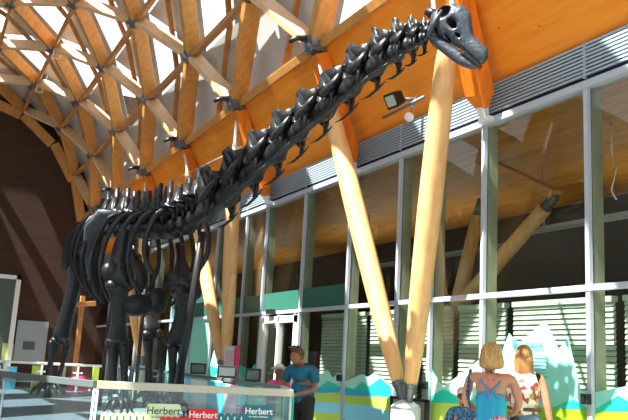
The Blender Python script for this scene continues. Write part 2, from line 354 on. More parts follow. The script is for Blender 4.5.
# door of the facade
dr = empty('door_1', (XF, DOOR_Y[0], 0), kind='structure')
da, db = DOOR_Y[0] + 0.04, DOOR_Y[1] - 0.25
mb = MB()
for y in (da, (da + db) / 2 - 0.03, db - 0.07): mb.box((XF - 0.06, y, 0), (XF + 0.04, y + 0.07, Z_TR - 0.06))
mb.box((XF - 0.06, da, Z_TR - 0.20), (XF + 0.04, db, Z_TR - 0.08)).build('door_frame', M['white'], dr)
MB().box((XF - 0.02, db, 0), (XF + 0.06, DOOR_Y[1] - 0.03, Z_TR - 0.05)).build('side_panel', M['white'], dr)
MB().box((XF, da + .07, 0.02), (XF + 0.012, db - .07, Z_TR - 0.2)).build('door_glass', M['glass'], dr)
MB().box((XF - 0.14, db - 0.55, Z_TR - 0.04), (XF - 0.05, db - 0.3, Z_TR + 0.05)).build('door_sensor', M['black'], dr)
# room behind the glass
XR = 10.2
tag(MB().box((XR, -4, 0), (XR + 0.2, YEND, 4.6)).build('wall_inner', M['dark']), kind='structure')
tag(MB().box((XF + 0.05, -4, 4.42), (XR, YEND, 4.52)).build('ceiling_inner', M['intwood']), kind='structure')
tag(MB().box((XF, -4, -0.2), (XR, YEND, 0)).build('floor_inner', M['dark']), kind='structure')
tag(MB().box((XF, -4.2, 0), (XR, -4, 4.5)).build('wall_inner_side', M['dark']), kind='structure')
def inner_col(ax, ay, bx, by, X, lab, cat='column'):
    p, q = onX(ax, ay, X), onX(bx, by, X)
    e = empty('timber_column', (p.x, p.y, 0), lab, cat); d = (q - p).normalized(); base = p - d * (p.z - 0.0) / d.z
    MB().tube([base, base + (q-base)*0.5, q], [0.11, 0.13, 0.10], 14).build('shaft', M['column'], e)
    MB().tube([q, q + d * 0.25], [0.08, 0.06], 10).build('steel_tip', M['steel'], e)
    return q + d * 0.25
t = inner_col(474, 290, 545, 208, 7.3, 'round pale timber column leaning right inside the glazed room, left of the wide mural pane')
st = tag(MB().beam(t, (7.0, t.y + 1.2, 4.42), 0.14, 0.2, (1, 0, 0)).build('ceiling_strut', M['beamC']), 'dark orange strut from inner ceiling down to the steel tip behind the glass', 'strut')
inner_col(436, 400, 478, 215, 7.4, 'slim round timber column seen through the glass behind the near pane with green mountains')
for ya, yb, zz, lb in ((4.6, 9.0, 3.45, 'long pale metal cable tray hung inside the rightmost glazed bays'), (9.2, 14, 3.3, 'long pale metal cable tray hung inside the glazed room behind the timber columns')):
    e = empty('cable_tray', (8, ya, zz), lb, 'cable tray')
    mb = MB()
    for dx in (-0.09, 0.09): mb.box((8 + dx - .012, ya, zz), (8 + dx + .012, yb, zz + .05))
    y = ya
    while y < yb: mb.box((7.91, y, zz), (8.09, y + .02, zz + .012)); y += 0.25
    mb.build('tray', M['alu'], e)
    for y in (ya + 0.5, yb - 0.5): MB().tube([(8, y, zz + .05), (8, y + .03, 4.42)], 0.012, 6).build('hanger', M['alu'], e)
lp = onX(612, 150, 7.2)
e = empty('hanging_cable', lp, 'thin white looped cable dangling from the inner ceiling at the far right', 'cable')
MB().tube([(lp.x, lp.y, 4.42), lp, lp + Vector((0, -.05, -.25)), lp + Vector((0, .02, -.5)), lp + Vector((0, -.05, -.62))], 0.013, 6).build('cord', M['white'], e)
for (x, ya, yb) in ((8.9, 2, 8.5), (8.9, 10, 17), (8.9, 19, 27)):  # added fill lamps, no real fittings; they brighten the inner room
    ld = bpy.data.lights.new('inner_fill', 'AREA'); ld.shape = 'RECTANGLE'; ld.size = .3; ld.size_y = yb - ya; ld.energy = 45; ld.color = (1, .93, .8)
    lo = bpy.data.objects.new('inner_fill', ld); COL.objects.link(lo); lo.location = (x, (ya + yb) / 2, 3.3); lo.rotation_euler = (math.pi, 0, 0)
# blinds
blab = {4: 'grey slatted blind behind the big white-peaked mountain mural', 3: 'grey slatted blind at the far right edge behind the glass', 5: 'grey slatted blind behind the pane left of the woman in blue', 6: 'grey slatted blind in the narrow bay behind the near column pair', 7: 'grey slatted blind in the bay behind the left-leaning near column', 8: 'grey slatted blind in the bay right of the entrance door', 10: 'grey slatted blind in the bay left of the entrance door'}
for i, lb in blab.items():
    y0, y1 = YM[i] + 0.06, YM[i+1] - 0.06
    if i == 3: y0 = 2.4
    e = empty('venetian_blind', (XF + 0.45, y0, 0), lb, 'blind', 'blinds behind the lower panes')
    mb = MB(); z = 0.1
    while z < Z_TR - 0.1:
        mb.add([(XF + 0.42, y0, z), (XF + 0.42, y1, z), (XF + 0.440, y1, z + 0.051), (XF + 0.440, y0, z + 0.051), (XF + 0.424, y0, z - 0.003), (XF + 0.424, y1, z - .003), (XF + 0.444, y1, z + .048), (XF + .444, y0, z + .048)],
               [(0,1,2,3),(7,6,5,4),(0,4,5,1),(3,2,6,7),(0,3,7,4),(1,5,6,2)]); z += 0.058
    mb.build('slats', M['slat'], e)
    MB().box((XF + 0.40, y0, Z_TR - 0.1), (XF + 0.47, y1, Z_TR - 0.04)).build('head_rail', M['slat'], e)

# ------------------------------------------------------------------ murals on the glass
XG = XF + 0.026
def poly(name, pts, m, par, layer=0, bottom=True):
    P = [onX(x, y, XG - layer * 0.003) for x, y in pts]
    y0, y1 = par['y0'], par['y1']
    P = [Vector((p.x, min(max(p.y, y0), y1), max(p.z, 0.1))) for p in P]
    return MB().prism(P, (0.002, 0, 0)).build(name, m, par['e'])
def mural(i, label, layers):
    y0, y1 = YM[i] + 0.036, YM[i+1] - 0.036
    par = {'y0': y0, 'y1': y1, 'e': empty('window_mural', (XG, y0, 0), label, 'mural', 'mountain murals on the lower panes')}
    for j, (nm, pts, m) in enumerate(layers): poly(nm, pts, M[m], par, j)
    return par
B = 560
p4 = mural(4, 'mint mural of sharp peaks with a heading, in front of the two women', [
    ('mountain', [(480, 396), (490, 385), (509, 333), (518, 344), (545.5, 320.5), (558.6, 349), (568, 337.5), (581, 391), (592, 390), (592, B), (480, B)], 'mint'),
    ('hill', [(480, 405), (497, 399), (508, 407), (551, 408), (573, 399.6), (592, 410), (592, B), (480, B)], 'teal'),
    ('grass', [(480, 404), (592, 410.5), (592, B), (480, B)], 'green')])
mural(3, 'mint and green mural of low hills on the pane at the right edge', [
    ('mountain', [(588, 391.5), (628, 386), (660, 370), (720, B), (588, B)], 'mint'),
    ('hill', [(588, 410), (594, 409), (618, 395.5), (640, 408), (700, 412), (720, B), (588, B)], 'teal'),
    ('grass', [(588, 410.5), (628, 412), (720, 418), (720, B), (588, B)], 'green')])
mural(5, 'mint and lime mural of low peaks between the near column and the woman in blue', [
    ('mountain', [(428, 368), (431, 371), (443, 387), (467, 369.4), (485, 358), (485, B), (428, B)], 'palemint'),
    ('hill', [(428, 396), (443, 389), (468, 401), (485, 396), (485, B), (428, B)], 'teal'),
    ('grass', [(428, 402), (485, 405), (485, B), (428, B)], 'lime')])
mural(8, 'mural of twin pale peaks over blue and lime bands, right of the door', [
    ('mountain', [(299, 384), (318, 376), (327.8, 369.6), (333, 378), (338.5, 371.8), (346, 380), (346, B), (299, B)], 'palemint'),
    ('hill', [(299, 390), (319, 387), (328, 381), (346, 388), (346, B), (299, B)], 'teal'),
    ('river', [(299, 388), (346, 388.5), (346, B), (299, B)], 'blue'),
    ('field', [(299, 393), (346, 393), (346, B), (299, B)], 'lime'),
    ('lake', [(299, 400), (346, 404), (346, 414), (299, 412)], 'ltblue')])
mural(7, 'mural of broad teal peaks over blue and lime bands behind the near column', [
    ('mountain', [(343, 381), (362, 374), (368, 377), (374, 373), (385.6, 381), (398, 388), (398, B), (343, B)], 'palemint'),
    ('hill', [(343, 386), (353.5, 389), (362, 381.4), (368.5, 386.7), (380, 378), (392, 388), (398, 391), (398, B), (343, B)], 'teal'),
    ('river', [(343, 388), (398, 396), (398, B), (343, B)], 'blue'),
    ('field', [(343, 395), (398, 398), (398, B), (343, B)], 'lime'),
    ('lake', [(343, 403), (370, 406), (398, 414), (398, B), (343, 418)], 'ltblue')])
for i, lb, pts in ((12, 'tall mint mural panel with small text behind the front leg', [(225, 300), (150, 300), (150, B), (225, B)]),
                   (11, 'mint mural with a sharp peak left of the far column pair', [(232, 372), (222, 360), (214, 350), (208, 366), (203, 356), (195, 372), (195, B), (232, B)]),
                   (13, 'pale mint mural panel seen between the skeleton legs', [(200, 300), (120, 300), (120, B), (200, B)]),
                   (10, 'mint mural with low peaks left of the entrance door', [(262, 376), (255, 368), (249, 374), (240, 366), (232, 376), (232, B), (262, B)])):
    mural(i, lb, [('mountain', pts, 'mint'), ('hill', [(pts[0][0], 372), ((pts[0][0]*2+pts[3][0])/3, 363), ((pts[0][0]+pts[3][0])/2, 370), (pts[3][0], 365), (pts[3][0], B), (pts[0][0], B)], 'teal')])
# heading and small text lines of the big mural
e4 = p4['e']
text_obj('heading_line', 'O', 0.095, onX(514.5, 343.5, XG - 0.016), (0, -1, 0), (0, 0, 1), M['teal'], e4, 0.001)
text_obj('heading', 'BIG', 0.080, onX(512.5, 348.5, XG - 0.016), (0, -1, 0), (0, 0, 1), M['ink'], e4, 0.001, 'LEFT')
text_obj('heading', 'FOCUS', 0.080, onX(526, 348.3, XG - 0.016), (0, -1, 0), (0, 0, 1), M['ink'], e4, 0.001, 'LEFT')
mb = MB()
for i in range(14):
    p = onX(533, 356 + i * 3.4, XG - 0.016); L_ = 0.22 - 0.07 * ((i * 7) % 3) / 2; mb.box((p.x, p.y - L_, p.z - 0.006), (p.x + 0.001, p.y, p.z + 0.006))
mb.build('small_print', M['inkgrey'], e4)
# green film band above the transom
pz = onX(346, 283, XF).z
for i, lb in ((8, 'green film band on the upper pane right of the door'), (9, 'green film band on the upper pane over the door'), (10, 'green film band on the upper pane left of the door'), (11, 'green film band on the pane between the far column pair'), (12, 'green film band on the pane left of the far column pair'), (13, 'green film band on the pane seen beside the support rod')):
    tag(MB().box((XG - 0.004, YM[i] + .04, Z_TR + 0.05), (XG - 0.001, YM[i+1] - .04, pz)).build('window_film', M['film'], None, (XG, YM[i], Z_TR)), lb, 'window film', 'green film bands above the transom')
# door locks on mullions
for y, lb in ((5.742, 'small black latch box on the mullion right of the mountain mural'), (YM[6], 'small black latch box on the mullion right of the near columns'), (YM[8], 'small black latch box on the mullion between the two blue-banded murals')):
    tag(MB().box((XF - 0.09, y - 0.045, 1.12), (XF - 0.035, y + 0.045, 1.22)).box((XF - 0.11, y - 0.015, 1.14), (XF - 0.09, y + 0.015, 1.2)).build('latch_box', M['black'], None, (XF, y, 1.12)), lb, 'latch')

# ------------------------------------------------------------------ V columns and struts
XB = 5.68
def plinth_at(pxx, pyy, lb):
    p = onX(pxx, pyy, XB); 
    e = empty('column_plinth', (p.x, p.y, 0), lb, 'plinth', 'white plinths under the column pairs')
    MB().tube([(p.x, p.y, 0), (p.x, p.y, p.z - 0.06)], 0.19, 24).build('drum', M['white'], e)
    MB().tube([(p.x, p.y, p.z - 0.06), (p.x, p.y, p.z - 0.02), (p.x, p.y, p.z + 0.04)], [0.20, 0.17, 0.06], 24).build('cap', M['silver'], e)
    return Vector((p.x, p.y, p.z))
def column(base, top, dx, lb):
    base = base + Vector((0, dx, 0.0)); top = Vector(top); d = (top - base).normalized(); L = (top - base).length
    e = empty('timber_column', base, lb, 'column', 'timber columns standing in pairs')
    a = base + d * 0.26; b = top - d * 0.75
    N = 10; pts = [a + (b - a) * i / N for i in range(N + 1)]
    # octagonal-ish tapered shaft, thickest at mid height
    prof = [0.085, 0.115, 0.13, 0.14, 0.145, 0.15, 0.148, 0.143, 0.135, 0.12, 0.075]
    MB().tube(pts, prof, 18, ref=(1, 0, 0)).build('shaft', M['column'], e)
    mb = MB().tube([a + d * 0.02, a - d * 0.06, base + d * 0.06, base - d*0.02], [0.085, 0.07, 0.05, 0.05], 10); 
    mb.tube([a + d*0.03, a - d*0.03], 0.088, 12); mb.build('steel_foot', M['steel'], e)
    MB().tube([b - d * 0.03, b + d * 0.12, top], [0.076, 0.035, 0.022], 10).build('steel_tip', M['silver'], e)
E = [nd(0, k) for k in range(0, 7)]
for (bx, by, k0, nm) in ((406, 403, 0, 'nearest'), (224.5, 374, 2, 'middle'), (142, 366, 4, 'farthest')):
    b = plinth_at(bx, by, 'white round plinth under the %s pair of timber columns' % nm)
    tops = {0: (onX(457, -52, X_E), E[1]), 2: (E[2], E[3]), 4: (E[4], E[5])}[k0]
    column(b, tops[0] - Vector((0, 0, .12)), -0.06, 'right-leaning pale timber column of the %s pair' % nm)
    column(b, tops[1] - Vector((0, 0, .12)), 0.06, 'left-leaning pale timber column of the %s pair' % nm)
tips = [(484.5, 118), (354, 170), (268, 202)]
slab = ['orange strut behind the skull ending in a white tip on the louvres', 'orange strut behind the upper neck ending in a white tip on the louvres', 'orange strut behind the middle of the neck ending in a white tip']
for k in range(0, 6):
    top = E[k] + Vector((0.05, 0, -0.15))
    if k < 3: tip = onX(*tips[k], XF - 0.10)
    else: tip = Vector((XF - 0.10, 1.236*6 + 0.568*6*k, Z_RL + 0.25))
    lb = slab[k] if k < 3 else ['orange strut at the base of the neck', 'orange strut above the tall shoulder spines', 'orange strut nearest the brick wall'][k - 3]
    e = empty('roof_strut', tip, lb, 'strut', 'orange struts between roof and louvres')
    d = (tip - top).normalized(); n_ = Vector((1, 0, 0.6))
    MB().beam(top, tip - d * 0.30, 0.26, 0.24, n_, 0.30, 0.24).beam(tip - d * 0.30, tip - d * 0.12, 0.30, 0.24, n_, 0.16, 0.10).build('timber', M['strut'], e)
    MB().beam(tip - d * 0.15, tip + d*0.04, 0.13, 0.12, n_, 0.10, 0.05).box(tip - Vector((.02, .10, .05)), tip + Vector((.08, .10, .01))).build('steel_tip', M['silver'], e)
# dark arms (spotlights) on eave nodes
for k, (lx, nm) in enumerate((('a', 'beside the upper neck'), ('b', 'above the middle of the neck'), ('c', 'left of the middle of the neck'), ('d', 'above the shoulder spines'), ('e', 'nearest the brick wall'))):
    a = E[k + 1] + Vector((-0.12, -0.02, 0.0)); 
    br = MB().box(a + Vector((-.02, -.13, -.14)), a + Vector((.2, .13, .10))).build('eave_bracket', M['steel'], ceil)
    MB().tube([a + Vector((.1, .05, 0)), a + Vector((-.10, .0, 0.05)), a + Vector((-.24, .0, 0.03)), a + Vector((-.36, .02, -0.05))], [.08, .065, .045, .04], 8).build('bracket_arm', M['black'], br)
# floodlight on the fascia
fl = at(404, 108, 8.9)
fl = onX(404, 108, 5.55)
e = empty('floodlight', fl, 'black floodlight on a metal bar fixed to the orange timber fascia', 'floodlight')
a, b = onX(383, 118, 5.55), onX(424, 97, 5.55); MB().tube([a, b], 0.022, 10).build('bar', M['steel'], e)
c = onX(391, 101, 5.45); dl = Vector((.75, .1, .45)).normalized()
MB().beam(c, c + dl * .16, 0.24, 0.22, (0, 0, 1), .20, .18).build('housing', M['black'], e)
MB().beam(c - dl * .012, c + dl * .004, 0.17, 0.15, (0, 0, 1)).build('lens', mat('lamp_glass', (.45, .5, .45), .2), e)
MB().tube([c + Vector((.2, -.05, .05)), c + Vector((.45, -.02, 0.1))], .03, 8).build('mount', M['steel'], e)
c2 = onX(409, 117, 5.5); MB().ball(c2, 0.065).build('sensor_dome', M['white'], e); MB().tube([c2, c2 + Vector((.1, 0, .3))], .012, 6).build('stalk', M['steel'], e)
# thin wire from column pair to neck
a, b = onX(178, 178, 4.6), onX(243, 146, 4.9)
tag(MB().tube([a, b], 0.010, 6).build('steel_wire', M['silver'], None, a), 'thin pale steel wire stretched in front of the orange fascia above the neck', 'wire')
for (x, y, nm) in ((40, 42, 'the far left skylight'), (66, 18, 'the skylight right of it')):
    p = at(x - 0, y + 0, 21)
for (r, k, nm) in ((3, 4.5, 'highest one at the top left'), (3, 5.5, 'lower one near the brick wall')):
    p = nd(r, k, -0.15) + Vector((0.12, -.1, 0)); e = empty('access_ladder', p, 'short white ladder rungs on a roof node, ' + nm, 'ladder', 'white roof ladders')
    mb = MB()
    for s_ in (-.1, .1): mb.tube([p + Vector((s_, 0, -.25)), p + Vector((s_ + .25, -.2, 1.15))], .02, 6)
    mb.build('rails', M['white'], e); mb = MB()
    for i in range(5): t_ = i / 4; c = p + Vector((.25*t_, -.2*t_, -.25 + 1.4*t_)); mb.tube([c - Vector((.1, 0, 0)), c + Vector((.1, 0, 0))], .016, 6)
    mb.build('rungs', M['white'], e)

# ------------------------------------------------------------------ dinosaur skeleton
NB = at(184, 224, 12.8)
dino = empty('dinosaur_skeleton', (3.6, 14.0, 0.4), 'black long-necked dinosaur skeleton stretching its neck over the hall', 'dinosaur skeleton')
def catmull(P, t):
    n = len(P) - 1; i = min(int(t * n), n - 1); u = t * n - i
    p0, p1, p2, p3 = P[max(i-1, 0)], P[i], P[i+1], P[min(i+2, n)]
    return 0.5 * ((2*p1) + (p2 - p0)*u + (2*p0 - 5*p1 + 4*p2 - p3)*u*u + (3*p1 - p0 - 3*p2 + p3)*u*u*u)
neck_px = [(434, 30, 7.35), (412, 38, 7.5), (386, 52, 7.8), (358, 74, 8.15), (330, 99, 8.6), (305, 120, 9.1), (280, 142, 9.65), (255, 163, 10.25), (230, 186, 10.9), (208, 204, 11.6), (186, 217, 12.4), (162, 222, 13.3), (138, 222, 14.2), (114, 222, 15.2), (102, 226, 15.9)]
NP = [at(*p) for p in neck_px]
def frame(d, upref=Vector((0, 0, 1))):
    d = d.normalized(); u = (upref - d * upref.dot(d)).normalized(); s = d.cross(u); return d, u, s
def vertebra(name, c, fwd, L, H, kind, m, par=dino, ribs=True):
    # c centre, fwd towards the head; L length, H overall height
    d, u, s = frame(fwd); rn = lambda a: a * random.uniform(0.88, 1.14)
    P = lambda a, b, e_: c + d * (a * L) + s * (b * H) + u * (e_ * H)
    mb = MB()
    hw = 0.13
    mb.tube([P(-.56, 0, -.14), P(-.48, 0, -.14), P(-.2, 0, -.12), P(.15, 0, -.12), P(.42, 0, -.13), P(.55, 0, -.14), P(.62, 0, -.14)],
            [(H*.12, H*.12), (H*.19, H*.19), (H*.12, H*.13), (H*.12, H*.13), (H*.18, H*.17), (H*.14, H*.14), (H*.06, H*.06)], 10, ref=u)
    # neural arch
    mb.tube([P(-.34, 0, .04), P(0, 0, .06), P(.34, 0, .03)], [(H*.09, H*.13), (H*.12, H*.16), (H*.08, H*.11)], 8, ref=u)
    tall = {'neck': .46, 'dorsal': .64, 'tail': .55}[kind]
    lean = {'neck': -.12, 'dorsal': -.10, 'tail': -.35}[kind]
    bif = .15 if kind == 'neck' else .04
    for sg in (-1, 1):
        # spine blades, bifid in the neck
        b0 = [P(-.28, sg*.04, .05), P(.26, sg*.04, .05), P(.12 + lean, sg*bif, rn(tall)), P(-.10 + lean, sg*bif*1.1, rn(tall) * .96)]
        mb.prism(b0, s * (sg * H * .07), True)
        # prezygapophysis and postzygapophysis
        mb.tube([P(.10, sg*.09, .08), P(.42, sg*.16, .14), P(.66, sg*.17, rn(.20))], [H*.055, H*.05, H*.035], 6, ref=u)
        mb.tube([P(-.08, sg*.09, .16), P(-.34, sg*.15, .18), P(-.46, sg*.15, .10)], [H*.055, H*.05, H*.04], 6, ref=u)
        # laminae linking spine and zygapophyses
        mb.prism([P(.06 + lean, sg*bif, tall*.9), P(.60, sg*.17, .19), P(.30, sg*.10, -.03)], s * (sg * H * .07), True)
        mb.prism([P(-.08 + lean, sg*bif, tall*.8), P(-.42, sg*.15, .15), P(-.10, sg*.08, -.05)], s * (sg * H * .07), True)
        # diapophysis wing
        if kind != 'tail':
            zt = .14 if kind == 'dorsal' else -.10; xt = .34 if kind == 'dorsal' else .24
            mb.prism([P(-.20, sg*.07, .06), P(.26, sg*.07, .04), P(.12, sg*xt, zt), P(-.05, sg*xt, zt - .02)], u * (H * .07), True)
            mb.prism([P(-.36, sg*.14, .12), P(.50, sg*.15, .14), P(.24, sg*xt, zt), P(-.14, sg*xt, zt - .03)], s * (sg * H * .05), True)
        if kind == 'neck' and ribs:
            # cervical rib: short hanger and bar running back, hooked ends
            mb.tube([P(.18, sg*.20, -.08), P(.14, sg*.22, -.22), P(.06, sg*.20, -.36)], [H*.055, H*.035, H*.04], 6, ref=d)
            mb.tube([P(.42, sg*.18, -.36), P(.15, sg*.19, -.385), P(-.2, sg*.19, -.40), P(-.50, sg*.18, -.36)], [H*.008, H*.026, H*.022, H*.006], 6, ref=u)
            mb.tube([P(.20, sg*.10, -.18), P(.06, sg*.22, -.30)], [H*.035, H*.03], 6)
    if kind == 'neck': mb.ball(P(0, 0, .16), (H*.07, H*.07, H*.08))
    if kind == 'tail': mb.prism([P(-.1, -.03, -.25), P(.12, -.03, -.25), P(-.1, -.02, -.7), P(-.3, -.02, -.65)], s * (H * .06), True)
    return mb.build(name, m, par)
# 15 neck vertebrae
nlen = 10 / 14.0
NN = 15
stations = [433, 424, 411, 397, 377, 351, 325, 301, 277, 253, 229, 207]
def t_of(x):
    lo, hi = 0.0, 1.0
    for _ in range(30):
        m_ = (lo + hi) / 2
        if px(catmull(NP, m_))[0] > x: lo = m_
        else: hi = m_
    return lo
ts = [t_of(x) for x in stations]
HH = [.30, .42, .52, .58, .60, .62, .65, .70, .78, .86, .94]
for i in range(11):
    a, b = catmull(NP, ts[i]), catmull(NP, ts[i+1]); c = (a + b) / 2
    vertebra('neck_vertebra', c, a - b, (a - b).length, HH[i], 'neck', M['bone'], ribs=i > 0)
t0 = ts[-1]
ND = 11; dors = []
for i in range(ND):
    a, b = catmull(NP, t0 + (1 - t0) * i / ND), catmull(NP, t0 + (1 - t0) * (i + 1) / ND); c = (a + b) / 2; dors.append((c, (a - b)))
    vertebra('back_vertebra', c, a - b, (a - b).length * 1.05, 0.95, 'dorsal', M['bone'])
HIP = NP[-1]
BD = (NP[-4] - NP[-1]); BD.z = 0; BD.normalize(); SD = BD.cross(Vector((0, 0, 1))).normalized()   # forward, right-hand side
# sacrum and tail, running away behind the hips
prev = HIP; ang = 0.0
tail_dir = Vector((0.06, 1, -0.05)).normalized(); c = HIP - BD * 0.1
for i in range(11):
    L = 0.36; tail_dir = (tail_dir + Vector((0.02, 0, -0.035 if i < 9 else -0.01))).normalized(); c2_ = c + tail_dir * L
    vertebra('tail_vertebra', (c + c2_) / 2, c - c2_, L, 0.85 * (1 - i / 22), 'tail', M['bone']); c = c2_
# ribs
for i, (c, fd) in enumerate(dors):
    if i < 2: continue
    d, u, s = frame(fd); size = [0, 0, .7, .9, 1.05, 1.12, 1.12, 1.08, 1.0, .88, .7][i]
    for sg in (-1, 1):
        W = 0.50 * size; D = 1.35 * size
        pts = [c + SD*sg*.24 + Vector((0, 0, .10)), c + SD*sg*(.24 + W*.5) + Vector((0, 0, .02)), c + SD*sg*(.2 + W*.92) + Vector((0, 0, -D*.25)) - BD*.05, c + SD*sg*(.2 + W) + Vector((0, 0, -D*.55)) - BD*.10, c + SD*sg*(.16 + W*.85) + Vector((0, 0, -D*.82)) - BD*.16, c + SD*sg*(.1 + W*.55) + Vector((0, 0, -D)) - BD*.20]
        P2 = [catmull(pts, t / 14) for t in range(15)]
        MB().tube(P2, [(.045, .028)] * 10 + [(.04, .025)] * 3 + [(.035, .02), (.02, .015)], 7, ref=BD).build('rib', M['bone'], dino)
def bone(name, p, q, wt, wm, wb, thick=0.6, ref=None, m=None, par=dino, headside=None):
    p = Vector(p); q = Vector(q); ref = ref or BD; mb = MB(); n = 12; pts = []; rr = []
    bow = BD * 0.03
    for i in range(n + 1):
        t = i / n; pts.append(p + (q - p) * t + bow * math.sin(math.pi * t))
        if t < .5: k = (1 - t / .5) ** 2.2; w_ = wm + (wt - wm) * k
        else: k = ((t - .5) / .5) ** 2.2; w_ = wm + (wb - wm) * k
        if i == 0: w_ *= .82
        if i == n: w_ *= .85
        rr.append((w_ / 2, max(w_ / 2 * thick, wm / 2 * .85)))
    mb.tube(pts, rr, 12, ref=ref)
    d = (q - p).normalized(); s_ = d.cross(ref).normalized()
    for end, w_ in ((q, wb), (p, wt)):
        for sg in (-1, 1): mb.ball(end + s_ * sg * w_ * .24, (w_*.26, w_*.26, w_*.22))
    return mb.build(name, m or M['bone'], par)
# hind legs
A = [at(80, 259, 16.0), at(60, 341, 15.9), at(50, 386, 15.9)]
bone('femur', A[0], A[1], .46, .29, .40)
MB().tube([A[0] + Vector((-.2, 0, .05)), A[0] + Vector((.2, 0, .08))], [.09, .07], 8).build('femur_head', M['bone'], dino)
bone('tibia', A[1] + Vector((-.10, 0, -.04)), at(45, 386, 15.9), .24, .12, .20)
bone('fibula', A[1] + Vector((.14, 0, -.04)), at(57, 386, 15.9), .16, .09, .14)
Cc = [at(132, 258, 15.8), at(152, 334, 15.0), at(148, 399, 14.9)]
bone('femur', Cc[0], Cc[1], .44, .24, .46)
bone('tibia', Cc[1] + Vector((-.07, 0, -.08)), Cc[2], .26, .14, .24)
bone('fibula', Cc[1] + Vector((.17, 0, -.08)), at(160, 398, 14.9), .14, .08, .12)
def foot(c, toward, n=5, size=.42):
    mb = MB().ball(c + Vector((0, 0, .04)), (.19, .17, .09)); th = math.atan2(toward.y, toward.x)
    mb.tube([c + Vector((0, 0, -.02)), c + Vector((0, 0, .16))], [.17, .15], 12)
    for i in range(n):
        a = th + (i - (n - 1) / 2) * .52; d = Vector((math.cos(a), math.sin(a), 0)); L = size * (1.0 if i < 3 else .75)
        mb.tube([c + d*.10, c + d*(.10 + L*.4) + Vector((0, 0, .07)), c + d*(.1 + L*.75) + Vector((0, 0, .0)), c + d*(.1 + L) + Vector((0, 0, -.14))], [.06, .055, .045, .012], 7)
    return mb.build('foot', M['bone'], dino)
DZ = 0.40
fA = at(50, 388, 15.9); foot(fA, Vector((0, -1, 0)), 6, .30)
MB().tube([(fA.x - .03, fA.y, DZ), (fA.x - .03, fA.y, fA.z - .02)], [.09, .06], 10).build('support_post', M['black'], dino)
fC = Cc[2] + Vector((.06, 0, 0)); foot(Vector((fC.x, fC.y, DZ + .16)), Vector((0, -1, 0)), 5)
# front legs: B on the left of the picture, D on the right
Bs = [at(124, 229, 12.9), at(119, 281, 12.7), at(117, 341, 12.8), at(118, 406, 12.8)]
def scapula(top, bot, wt, wb):
    n = 10; pts = []; rr = []
    for i in range(n + 1):
        t = i / n; pts.append(top + (bot - top) * t + SD * 0); w_ = wt + (wb - wt) * (t ** 1.3); w_ *= (1 - .25 * math.sin(math.pi * min(1, t * 1.6)))
        rr.append((w_ / 2, .05 + .04 * t))
    mb = MB().tube(pts, rr, 12, ref=BD); d = (bot - top).normalized()
    mb.ball(bot - d * .1, (wb*.52, .14, wb*.42)); mb.ball(bot - d*.15 + SD*wb*.3, (wb*.3, .12, wb*.3))
    mb.build('shoulder_blade', M['bone'], dino)
scapula(Bs[0], Bs[1], .17, .52)
bone('humerus', Bs[1] + Vector((0, 0, -.06)), Bs[2], .46, .25, .40)
bone('ulna', Bs[2] + Vector((-.07, 0, -.04)), at(112, 407, 12.8), .22, .14, .18)
bone('radius', Bs[2] + Vector((.11, 0, -.04)), at(124, 407, 12.8), .20, .13, .17)
foot(Vector((Bs[3].x, Bs[3].y, DZ + .14)), Vector((0, -1, 0)), 5, .2)
Ds = [at(180, 244, 13.4), at(184, 288, 12.9), at(176, 342, 12.9), at(174, 404, 12.9)]
scapula(Ds[0], Ds[1], .18, .46)
bone('humerus', Ds[1] + Vector((.04, 0, -.06)), Ds[2], .58, .26, .42)
bone('ulna', Ds[2] + Vector((-.05, 0, -.04)), at(170, 405, 12.9), .22, .13, .17)
bone('radius', Ds[2] + Vector((.11, 0, -.04)), at(179, 405, 12.9), .18, .11, .15)
foot(Vector((Ds[3].x, Ds[3].y, DZ + .14)), Vector((0, -1, 0)), 5, .2)
# breast plates, collar mass, hip bones
def plate(name, cx, cy, dep, rx, ry, rot=0):
    c = at(cx, cy, dep); ax = Matrix.Rotation(rot, 3, 'Y'); MB().ball(c, (rx, .09, ry), 14, 9, ax).build(name, M['bone'], dino)
plate('breast_plate', 137, 305, 13.4, .30, .19, -.2)
plate('breast_plate', 157, 301, 13.6, .20, .24, .2)
plate('collar_plate', 137, 270, 13.5, .16, .36, -.5)
for sg, cx in ((-1, 94), (1, 130)):
    c = at(cx, 226, 15.8); mb = MB()
    n = 14; P1 = []
    for i in range(n + 1):
        a = math.pi * (0.02 + .96 * i / n); P1.append(c + BD * (.62 * math.cos(a)) + Vector((0, 0, .42 * math.sin(a) - .05)) + SD * sg * (.06 + .06 * math.sin(a)))
    mb.prism(P1 + [c + Vector((0, 0, -.35)) + BD*.12, c + Vector((0, 0, -.35)) - BD*.12], SD * (.07 * sg), True)
    mb.tube([c + BD*.1, c + BD*.35 + Vector((0, 0, -.6)), c + BD*.5 + Vector((0, 0, -.95)) - SD*sg*.1], [(.13, .07), (.09, .06), (.15, .05)], 8, ref=SD)
    mb.tube([c - BD*.1, c - BD*.4 + Vector((0, 0, -.5)), c - BD*.75 + Vector((0, 0, -.85)) - SD*sg*.1], [(.12, .07), (.07, .05), (.1, .05)], 8, ref=SD)
    mb.build('hip_bone', M['bone'], dino)
